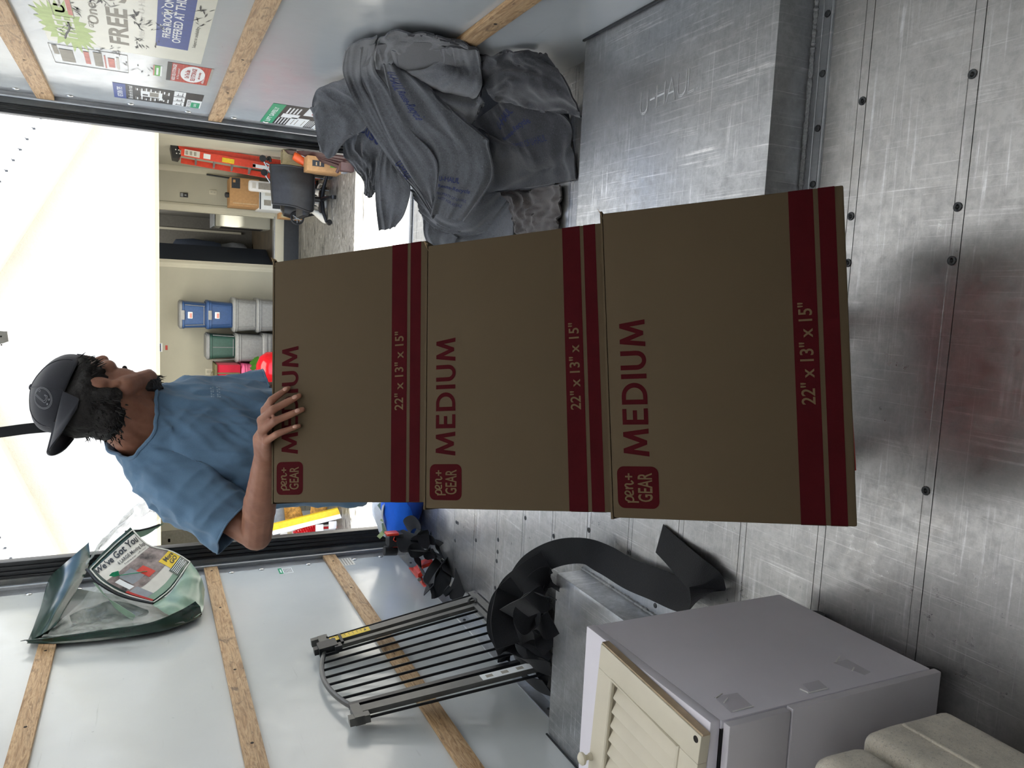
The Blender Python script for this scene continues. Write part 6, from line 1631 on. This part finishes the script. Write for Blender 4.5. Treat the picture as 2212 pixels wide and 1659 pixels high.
# ================================================================== the man behind the cartons
def man():
    root = thing('person', 'man in a light blue t-shirt and backwards dark cap steadying the stacked cartons', 'person', (-.43, 2.36, 0))
    Vv = Vector
    # ---- head frame: looking to the right and slightly away, head a little bowed
    yaw, pitch, roll = map(math.radians, (46, 10, 8))
    fh = Vv((math.cos(yaw), math.sin(yaw), 0)); up = Vv((0, 0, 1))
    f = fh * math.cos(pitch) - up * math.sin(pitch); u = up * math.cos(pitch) + fh * math.sin(pitch); r = f.cross(u)
    u, r = u * math.cos(roll) + r * math.sin(roll), r * math.cos(roll) - u * math.sin(roll)
    c = Vv((-.297, 2.185, 1.571))
    HR = Matrix(((r.x, f.x, u.x), (r.y, f.y, u.y), (r.z, f.z, u.z)))
    H = lambda a, b, d: c + r * a + f * b + u * d           # right, forward, up
    # ---- torso frame: turned to his left
    ty = math.radians(54); tf = Vv((math.sin(ty), -math.cos(ty), 0)); tr = Vv((math.cos(ty), math.sin(ty), 0))   # tr = his left
    # ---- arms
    shR, elR, wrR = Vv((-.510, 2.145, 1.388)), Vv((-.640, 2.005, 1.192)), Vv((-.400, 1.838, 1.196))
    shL, elL, wrL = Vv((-.362, 2.405, 1.330)), Vv((-.325, 2.410, 1.075)), Vv((-.245, 2.155, .975))
    B = MB()
    # head
    B.ell(H(0, -.008, .030), (.074, .097, .098), HR, 28, 18); B.ell(H(0, .012, -.035), (.064, .080, .075), HR, 24, 14)
    B.ell(H(0, .030, -.078), (.053, .062, .050), HR, 20, 12); B.ell(H(0, .078, -.122), (.026, .022, .022), HR, 16, 10)
    for s in (-1, 1):
        B.cap(H(.058 * s, .005, -.07), H(.022 * s, .078, -.118), .027, .022)       # jaw line
        B.ell(H(.046 * s, .058, -.022), (.024, .026, .022), HR, 14, 10)            # cheek bone
        B.cap(H(.050 * s, .072, .030), H(.012 * s, .090, .030), .012, .012)        # brow
        # ear
        B.ell(H(.077 * s, -.012, -.022), (.009, .017, .031), HR, 16, 12); B.ell(H(.083 * s, -.020, -.012), (.007, .014, .022), HR, 14, 10); B.ell(H(.078 * s, -.004, -.050), (.008, .010, .011), HR, 12, 8)
    for s in (-1, 1): B.ell(H(.042 * s, .036, -.064), (.025, .036, .042), HR, 16, 12)
    B.cap(H(0, .092, .036), H(0, .122, -.004), .010, .0140); B.ell(H(0, .108, -.010), (.018, .013, .010), HR, 14, 8)
    B.ell(H(0, .094, -.062), (.024, .010, .007), HR, 14, 8); B.ell(H(0, .091, -.077), (.021, .010, .008), HR, 14, 8)
    # neck
    B.cap(Vv((-.390, 2.235, 1.395)), H(0, -.026, -.045), .058, .066, 18); B.cap(Vv((-.392, 2.236, 1.40)), H(-.0, .020, -.085), .034, .044, 16); B.cap(H(0, -.045, -.05), Vv((-.412, 2.236, 1.455)), .054, .068, 16); B.cap(H(0, .050, -.112), Vv((-.388, 2.232, 1.43)), .034, .036, 16)
    for s in (-1, 1): B.cap(Vv((-.392, 2.236, 1.41)) + tr * .008 * s, H(-.05 * -s, -.015, -.05), .018, .022, 12)   # neck muscles
    # trunk (inside the clothes)
    def ring(z, cx, cy, rx, ry, n=28):
        return [Vv((cx, cy, z)) + tr * (rx * math.copysign(abs(math.cos(t)) ** .85, math.cos(t))) + tf * (ry * math.copysign(abs(math.sin(t)) ** .85, math.sin(t))) for t in [2 * math.pi * k / n for k in range(n)]]
    TS = [(.86, -.465, 2.30, .168, .115), (.98, -.465, 2.29, .155, .108), (1.10, -.460, 2.282, .158, .110), (1.22, -.448, 2.272, .172, .115), (1.32, -.428, 2.268, .168, .105), (1.38, -.412, 2.255, .110, .070), (1.41, -.400, 2.242, .060, .048)]
    B.rings([ring(*t) for t in TS])
    B.cap(shR, shR + (elR - shR) * .45, .052, .044); B.cap(shR + (elR - shR) * .3, elR, .046, .037)
    B.cap(shL, elL, .05, .037)
    B.cap(elR, elR + (wrR - elR) * .45, .039, .040); B.cap(elR + (wrR - elR) * .35, wrR, .041, .026)
    B.cap(elL, wrL, .04, .026)
    # legs
    hipR, hipL = Vv((-.53, 2.27, .86)), Vv((-.385, 2.35, .86)); knR, knL = Vv((-.525, 2.30, .48)), Vv((-.36, 2.42, .48)); anR, anL = Vv((-.53, 2.37, .09)), Vv((-.345, 2.50, .09))
    for h_, k_, a_ in ((hipR, knR, anR), (hipL, knL, anL)):
        B.cap(h_, k_, .075, .052); B.cap(k_, a_, .052, .036)
    B.ell((-.455, 2.30, .88), (.15, .11, .09), Matrix.Rotation(ty, 3, 'Z'))
    # ---- right hand over the front edge of the top carton
    TL = B1[0]
    Q = lambda a, b, n: TL + OR * a + OU * b - ON * n
    fingers = [((.206, .010, .024), (.2555, -.0395, .0085), .0094), ((.183, .013, .031), (.237, -.069, .0085), .0098), ((.160, .011, .031), (.206, -.0775, .0085), .0094), ((.137, .003, .026), (.170, -.070, .008), .0083)]
    nails = []
    pal = wrR + (Q(*fingers[1][0]) - wrR) * .5
    for k, (a, b, rad) in enumerate(fingers):
        A, E = Q(*a), Q(*b); d = E - A
        n = -ON
        p1 = A + d * .43 + n * (.014 + .003 * (k in (1, 2))); p2 = A + d * .74 + n * .008
        E2 = E + n * .001
        B.cap(A, p1, rad * 1.08, rad * .98, 12); B.cap(p1, p2, rad * .97, rad * .86, 12); B.cap(p2, E2, rad * .86, rad * .68, 12)
        B.ell(A, (rad * 1.25,) * 3, None, 12, 8); B.ell(p1, (rad * 1.05,) * 3, None, 12, 8)
        side = (wrR - A).normalized()
        B.cap(wrR + (A - wrR) * .16 + OU * -.004, A, .016, rad * 1.12, 12)              # metacarpal
        nails.append((p2 + (E2 - p2) * .62, (E2 - p2).normalized(), rad))
    B.ell(pal, (.030, .034, .020), None, 16, 10); B.cap(wrR, pal, .024, .024)
    th = [wrR + (pal - wrR) * .25 + Vv((.012, .012, -.012)), Q(.175, .02, -.028), Q(.215, .006, -.045), Q(.236, .010, -.060)]
    th = [wrR + (pal - wrR) * .35 + Vv((.004, .018, -.010)), Vv((-.335, 1.832, 1.176)), Vv((-.300, 1.838, 1.160)), Vv((-.280, 1.838, 1.146))]
    for i, (r0, r1) in enumerate(((.017, .0125), (.0125, .0115), (.0115, .0085))): B.cap(th[i], th[i + 1], r0, r1, 12)
    # ---- left hand on the hand truck handle (hidden)
    hd = (wrL - elL).normalized()
    pl = wrL + hd * .05
    B.ell(pl, (.032, .045, .018), None, 14, 10)
    for k in range(4):
        a = wrL + hd * .075 + OR * (.03 - .021 * k); b = a + Vv((0, -.028, -.004)); e = b + Vv((0, -.014, -.022)); g = e + Vv((0, .012, -.018))
        B.cap(a, b, .0098, .0092, 10); B.cap(b, e, .0092, .0085, 10); B.cap(e, g, .0085, .007, 10)
    a = wrL + hd * .03 - OR * -.03; B.cap(a, a + Vv((.025, -.03, -.012)), .013, .011, 10); B.cap(a + Vv((.025, -.03, -.012)), a + Vv((.018, -.055, -.02)), .011, .008, 10)
    me = remesh(B, .0032, 3, 'body')
    # small surface relief: tendons and creases of the skin
    displace(me, lambda p: .0006 * noise.noise(p * 60))
    body = ob('body', me, 'skin', root)
    for i, (p, d, rad) in enumerate(nails):
        n = (-ON); x = d.cross(n).normalized(); n2 = x.cross(d).normalized(); n2 = n2 if n2.dot(n) > 0 else -n2
        R = Matrix(((x.x, d.x, n2.x), (x.y, d.y, n2.y), (x.z, d.z, n2.z)))
        ob('fingernail', MB().ell(p + n2 * rad * .62, (rad * .52, rad * .68, rad * .22), R, 12, 8), 'nail', body)
    for s in (-1, 1):
        ob('eye', MB().ell(H(.032 * s, .074, .010), (.013, .013, .012), HR, 16, 10), 'eye', body)
    # ---- t-shirt
    S = MB()
    SS = [(.858, -.465, 2.30, .192, .142), (.90, -.465, 2.298, .190, .140), (1.0, -.465, 2.29, .180, .132), (1.10, -.460, 2.282, .180, .132), (1.22, -.448, 2.272, .190, .134), (1.32, -.428, 2.268, .184, .120), (1.385, -.408, 2.25, .140, .094), (1.425, -.390, 2.230, .108, .080), (1.475, -.376, 2.224, .078, .070), (1.53, -.362, 2.212, .066, .064)]
    S.rings([ring(*t) for t in SS])
    S.cap(Vv((-.405, 2.225, 1.452)), shR + Vv((.0, 0, .004)), .068, .068, 18); S.cap(Vv((-.388, 2.27, 1.392)), shL + Vv((0, 0, .0)), .050, .060, 18)
    hemR = shR + (elR - shR) * .80; axR = (elR - shR).normalized()
    S.tube([shR, shR + (elR - shR) * .35 + Vv((-.004, 0, 0)), hemR], [.074, .070, .064], 22); S.ell(shR, (.074, .074, .074), None, 20, 12)
    hemL = shL + (elL - shL) * .86; axL = (elL - shL).normalized()
    S.tube([shL, hemL], [.070, .064], 20); S.ell(shL, (.068, .068, .068), None, 20, 12)
    ms = remesh(S, .0055, 4, 'tshirt', .5)
    dg = [Vv((.15, -.1, -.98)).normalized(), Vv((.5, .35, -.8)).normalized(), Vv((-.45, -.4, -.8)).normalized()]
    def fold(p):
        w = 0
        for k, (d, a, fr) in enumerate(((dg[0], .013, 13), (dg[1], .010, 17), (dg[2], .009, 15), (dg[0], .0055, 30), (dg[2], .005, 36))):
            q = p - d * p.dot(d) * .82
            h = noise.noise(q * fr + Vv((k * 7.1, 3, k)) + Vv((noise.noise(p * 5), 0, 0)) * .8)
            w += a * ((1 - abs(h) * 2.2))
        # folds run from the collar to the sleeve; calmer over the chest and the hem
        return w * (.55 + .6 * max(0, noise.noise(p * 4 + Vv((1, 9, 2)))))
    displace(ms, fold)
    bm = bmesh.new(); bm.from_mesh(ms)
    cn = Vv((-.374, 2.217, 1.452)); nn = Vv((.48, -.48, .73)).normalized(); cn = cn + nn * .026
    def cut(co, no, rad):
        g = [fa for fa in bm.faces if (fa.calc_center_median() - co).length < rad]
        es = list({e for fa in g for e in fa.edges}); vs_ = list({v for fa in g for v in fa.verts})
        bmesh.ops.bisect_plane(bm, geom=vs_ + es + g, plane_co=co, plane_no=no, clear_outer=True)
        P = []
        for e in bm.edges:
            if e.is_boundary:
                m_ = (e.verts[0].co + e.verts[1].co) / 2
                if (m_ - co).length < rad and abs((m_ - co).dot(no)) < .004: P.append(m_)
        c_ = sum(P, Vv()) / max(1, len(P)); e1 = no.orthogonal().normalized(); e2 = no.cross(e1)
        P.sort(key=lambda q: math.atan2((q - c_).dot(e2), (q - c_).dot(e1)))
        return P[::2]
    loop_neck = cut(cn, nn, .14)
    loop_R = cut(hemR - axR * .004, axR, .11); loop_L = cut(hemL - axL * .004, axL, .10)
    bmesh.ops.delete(bm, geom=[fa for fa in bm.faces if fa.calc_center_median().z < .868 and abs(fa.normal.z) > .6], context='FACES')
    bm.to_mesh(ms); bm.free()
    shirt = ob('tshirt', ms, 'shirt', root)
    sol = shirt.modifiers.new('cloth', 'SOLIDIFY'); sol.thickness = .0025; sol.offset = -1
    tree = bvh(ms)
    off = wloc(shirt)
    def onto(p, d, o=.0012):
        hit = tree.ray_cast(p - off, d)
        return (hit[0] + off - d * o) if hit[0] is not None else None
    # collar band and turned sleeve hems follow the cut edges of the cloth
    for nm, P, rad in (('collar', loop_neck, .0052), ('sleeve_hem', loop_R, .0026), ('sleeve_hem', loop_L, .0026)):
        if len(P) > 6: ob(nm, MB().tube(P, rad, 8, True), 'shirt', shirt)
    # small pale chest print on his left side
    cc = aty(462, 846, 1.9); dirv = (cc - EYE).normalized()
    m = MB(); rnd0 = random.Random(3)
    for row, (h0, h1) in enumerate(((-.016, -.006), (.0, .012))):
        for k in range(5):
            for j in range(2):
                x0 = -.022 + .009 * k + rnd0.uniform(-.002, .002); x1 = x0 + rnd0.uniform(.003, .008)
                qd = []
                for X_, Z_ in ((x0, h0 + .005 * j), (x1, h0 + .005 * j), (x1, h0 + .005 * j + .0035), (x0, h0 + .005 * j + .0035)):
                    h = onto(aty(462, 846, 1.7) + tr * X_ + Vv((0, 0, Z_)), dirv)
                    if h is not None: qd.append(h)
                if len(qd) == 4: m.add(qd, [(0, 1, 2, 3)])
    if m.v: ob('chest_print', m, 'shirt_print', shirt, autosmooth=False)['kind'] = 'stuff'
    # ---- trousers and shoes
    T = MB()
    for h_, k_, a_ in ((hipR, knR, anR), (hipL, knL, anL)):
        T.cap(h_, k_, .092, .07); T.tube([k_, a_ + Vv((0, 0, -.02))], [.07, .062], 18); T.ell(k_, (.07,) * 3)
    T.ell((-.455, 2.30, .89), (.175, .13, .10), Matrix.Rotation(ty, 3, 'Z'))
    mt = remesh(T, .008, 4, 'trousers')
    displace(mt, lambda p: .006 * noise.noise(Vv((p.x * 12, p.y * 12, p.z * 5))))
    ob('trousers', mt, 'pants', root)
    for a_ in (anR, anL):
        R = Matrix.Rotation(math.radians(20), 3, 'Z'); d = R @ Vv((0, -1, 0))
        sh = MB().ell(Vv((a_.x, a_.y, .048)) + d * .07, (.045, .135, .048), R, 20, 10).cyl(Vv((a_.x, a_.y, .05)), Vv((a_.x, a_.y, .10)), .048, .045, 16)
        for v in sh.v: v.z = max(v.z, .012)
        s_ = ob('shoe', sh, 'shoe', root)
        ob('sole', MB().ell(Vv((a_.x, a_.y, .009)) + d * .07, (.048, .138, .009), R, 20, 8), 'gap', s_)
    # ---- hair: nape and sides under the cap, with loose ends
    Hh = MB()
    Hh.ell(H(0, -.022, .012), (.0835, .094, .084), HR, 28, 18); Hh.ell(H(.0, -.055, -.045), (.068, .055, .050), HR, 22, 14)
    for s in (-1, 1):
        Hh.cap(H(.066 * s, .052, .036), H(.070 * s, -.03, .012), .016, .022)
        Hh.cap(H(.074 * s, .030, .030), H(.076 * s, .028, -.020), .012, .006); Hh.ell(H(.066 * s, -.035, -.03), (.018, .03, .045), HR, 14, 10)
    mh = remesh(Hh, .005, 2, 'hair')
    displace(mh, lambda p: .003 * noise.noise(p * 55) + .0025 * noise.noise(p * 130))
    hair = ob('hair', mh, 'hair', root)
    rnd = random.Random(11)
    L = MB()
    for k in range(150):
        t = rnd.uniform(-1.25, 1.25); z = rnd.uniform(-.09, -.005)
        a = H(.079 * math.sin(t), -.034 - .070 * math.cos(t) * rnd.uniform(.8, 1), z)
        d = (r * math.sin(t) * .6 - f * math.cos(t) + u * rnd.uniform(-1.3, -.2)).normalized(); ln = rnd.uniform(.008, .022)
        L.tube([a, a + d * ln * .6, a + d * ln + u * rnd.uniform(-.006, .008)], [.0022, .0014, .0003], 4)
    for k in range(50):
        a = H(.078 + rnd.uniform(-.003, .004), rnd.uniform(.0, .055), rnd.uniform(-.005, .045)); d = (f * rnd.uniform(.1, .9) - u * rnd.uniform(.2, .9) + r * .2).normalized()
        L.tube([a, a + d * .012, a + d * .02], [.002, .0014, .0004], 4)
    ob('loose_strands', L, 'hair', hair)['kind'] = 'stuff'
    # beard on chin and jaw
    Bd = MB(); Bd.ell(H(0, .080, -.132), (.026, .022, .020), HR, 18, 12); Bd.cap(H(.02, .085, -.118), H(-.02, .085, -.118), .018, .018); Bd.cap(H(0, .072, -.142), H(0, .070, -.150), .015, .010); Bd.cap(H(.010, .075, -.128), H(.030, .045, -.122), .022, .016); Bd.cap(H(-.010, .075, -.128), H(-.030, .045, -.122), .022, .016); Bd.ell(H(0, .060, -.132), (.03, .03, .022), HR)
    mb_ = remesh(Bd, .004, 1, 'beard')
    displace(mb_, lambda p: .003 * noise.noise(p * 140))
    bd = ob('beard', mb_, 'hair', root)
    L = MB()
    for k in range(90):
        an = rnd.uniform(0, 6.28); a = H(.024 * math.cos(an), .080 + .02 * math.sin(an), -.138 + rnd.uniform(-.012, .012)); d = (r * math.cos(an) * .5 + f * rnd.uniform(0, .7) - u).normalized()
        L.tube([a, a + d * rnd.uniform(.006, .013)], [.0014, .0003], 4)
    ob('beard_strands', L, 'hair', bd)['kind'] = 'stuff'
    ob('moustache', MB().cap(H(-.024, .092, -.058), H(.024, .092, -.058), .006, .006), 'hair', bd)
    # ---- cap worn backwards
    cp = MB(); rows = []
    nseg = 48
    prof = [(0.0, 1.0), (.14, 1.008), (.34, .985), (.55, .90), (.74, .74), (.88, .50), (.97, .22), (1.0, .03)]
    tilt = lambda a, b: -.035 * 0
    def capP(t, hgt, rad):
        # t = 0 at the face; the rim is a little higher over the face, crown height .105
        a, b = math.sin(t), math.cos(t)
        rim = .046 - .010 * b
        z = rim + (.128 - rim) * hgt
        return H(.086 * rad * a, -.006 - .0 + .107 * rad * b, z)
    for hgt, rad in prof:
        rows.append([capP(2 * math.pi * k / nseg, hgt, rad) for k in range(nseg)])
    Cs = MB().rings(rows)
    mc = mesh_of(Cs, 'cap_crown')
    bm = bmesh.new(); bm.from_mesh(mc)
    bmesh.ops.delete(bm, geom=[fa for fa in bm.faces if len(fa.verts) > 4 and (fa.calc_center_median() - c).dot(u) < .06], context='FACES')
    bmesh.ops.subdivide_edges(bm, edges=bm.edges[:], cuts=1, use_grid_fill=True, smooth=.6)
    for v in bm.verts:
        d = v.co - H(0, 0, .05); s_ = noise.noise(v.co * 16); v.co += d.normalized() * (.003 * s_)
    bm.to_mesh(mc); bm.free()
    for p in mc.polygons: p.use_smooth = True
    ctree = bvh(mc)
    cap_root = ob('cap', mc, 'cap', root)
    sl = cap_root.modifiers.new('cloth', 'SOLIDIFY'); sl.thickness = .003; sl.offset = -1
    def rayc(p, d, o=.0012):
        h = ctree.ray_cast(p, d); return None if h[0] is None else h[0] - d * o
    cen = H(0, -.01, .055)
    for k in range(6):
        t = 2 * math.pi * (k + .0) / 6; P = []
        for j in range(15):
            e = (math.pi / 2) * j / 14; dd = (f * math.cos(t) + r * math.sin(t)) * math.cos(e) + u * math.sin(e) * .95
            q = rayc(cen + dd * .3, -dd.normalized(), .0006)
            if q is not None: P.append(q)
        if len(P) > 3: ob('seam', MB().tube(P, .0013, 5), 'cap', cap_root)
    ob('button', MB().ell(capP(0, 1.0, .0) + u * .002, (.008, .008, .005), HR, 14, 8), 'cap', cap_root)
    sb = MB(); ribbon(sb, [capP(-.75, .02, 1.03), capP(-.35, -.1, 1.05), capP(0, -.14, 1.055), capP(.35, -.1, 1.05), capP(.75, .02, 1.03)], [u] * 5, .026, .002, 24); ob('snap_strap', sb, 'cap', cap_root)
    # visor at the back of the head
    vis = []
    for j in range(10):
        g = j / 9; row = []
        for i in range(17):
            s_ = -1 + 2 * i / 16; w = .076 * (1 - .16 * g ** 3.0); a = s_ * w
            b0 = -.006 - .107 * math.sqrt(max(0, 1 - (s_ * .076 / .086) ** 2)); L_ = .068 * (1 - .5 * abs(s_) ** 5)
            sm = min(1.0, g * 2.2); sm = sm * sm * (3 - 2 * sm)
            row.append(H(a, b0 - g * L_, .055 - .003 * g - .036 * s_ * s_ * sm))
        vis.append(row)
    sv = Sheet(vis, 30, 14); mv = sv.into(MB(), .004); ob('visor', mv, 'cap', cap_root)
    # badge: two rings and an outlined letter on the panel above the visor
    lc = aty(92, 860, 2.0); ld = (lc - EYE).normalized()
    hit = ctree.ray_cast(EYE, ld); lc = hit[0] if hit[0] is not None else lc
    nrm = -((-ld) * .5 + (lc - cen).normalized() * .5).normalized()
    su = RIGHT * math.cos(0) ; sd = DOWN
    def LP(x, y):     # x right, y down as seen, metres
        p = lc + RIGHT * x + DOWN * y - nrm * .08
        return rayc(p, nrm, .001)
    def stroke(pts, rad, closed=False):
        P = [LP(*q) for q in pts]; P = [q for q in P if q is not None]
        if len(P) > 2: ob('badge', MB().tube(P, rad, 5, closed), 'cap_print', cap_root)
    a0 = math.radians(40)
    def rot(x, y): return (x * math.cos(a0) - y * math.sin(a0), x * math.sin(a0) + y * math.cos(a0))
    for R1, R2 in ((.0295, .0215), (.0265, .0190)):
        stroke([rot(R1 * math.cos(t), R2 * math.sin(t)) for t in [2 * math.pi * k / 40 for k in range(40)]] if False else [((R1 * math.cos(t)) * .80 - R2 * math.sin(t) * .45, R1 * math.cos(t) * -.42 + R2 * math.sin(t) * -.85) for t in [2 * math.pi * k / 40 for k in range(40)]], .0006, True)
    px = lambda qx, qy: ((860 - qy) * .00115, (qx - 92) * .00115)     # pixel offsets on the cap to metres
    zc = lambda zx, zy: px(40 + zx / 6.9125, 740 + zy / 6.9125)
    dense = lambda P: [tuple(a + (b - a) * t for a, b in zip(P[i], P[(i + 1) % len(P)])) for i in range(len(P)) for t in (0, .25, .5, .75)]
    outer = [zc(*q) for q in ((282, 690), (322, 722), (315, 742), (284, 720), (252, 758), (262, 778), (375, 868), (395, 862), (412, 830), (408, 800), (385, 795), (390, 780), (428, 800), (425, 850), (402, 895), (380, 890), (245, 785), (240, 752))]
    stroke(dense(outer), .0006, True)
    for q in (((448, 830), (465, 845), (452, 868), (440, 856)), ((425, 895), (442, 910), (430, 932), (415, 918))):
        P = [LP(*zc(*w)) for w in q]
        if all(p is not None for p in P): ob('badge_mark', MB().add(P, [(0, 1, 2, 3)]), 'cap_print', cap_root, autosmooth=False)
    return root
man()
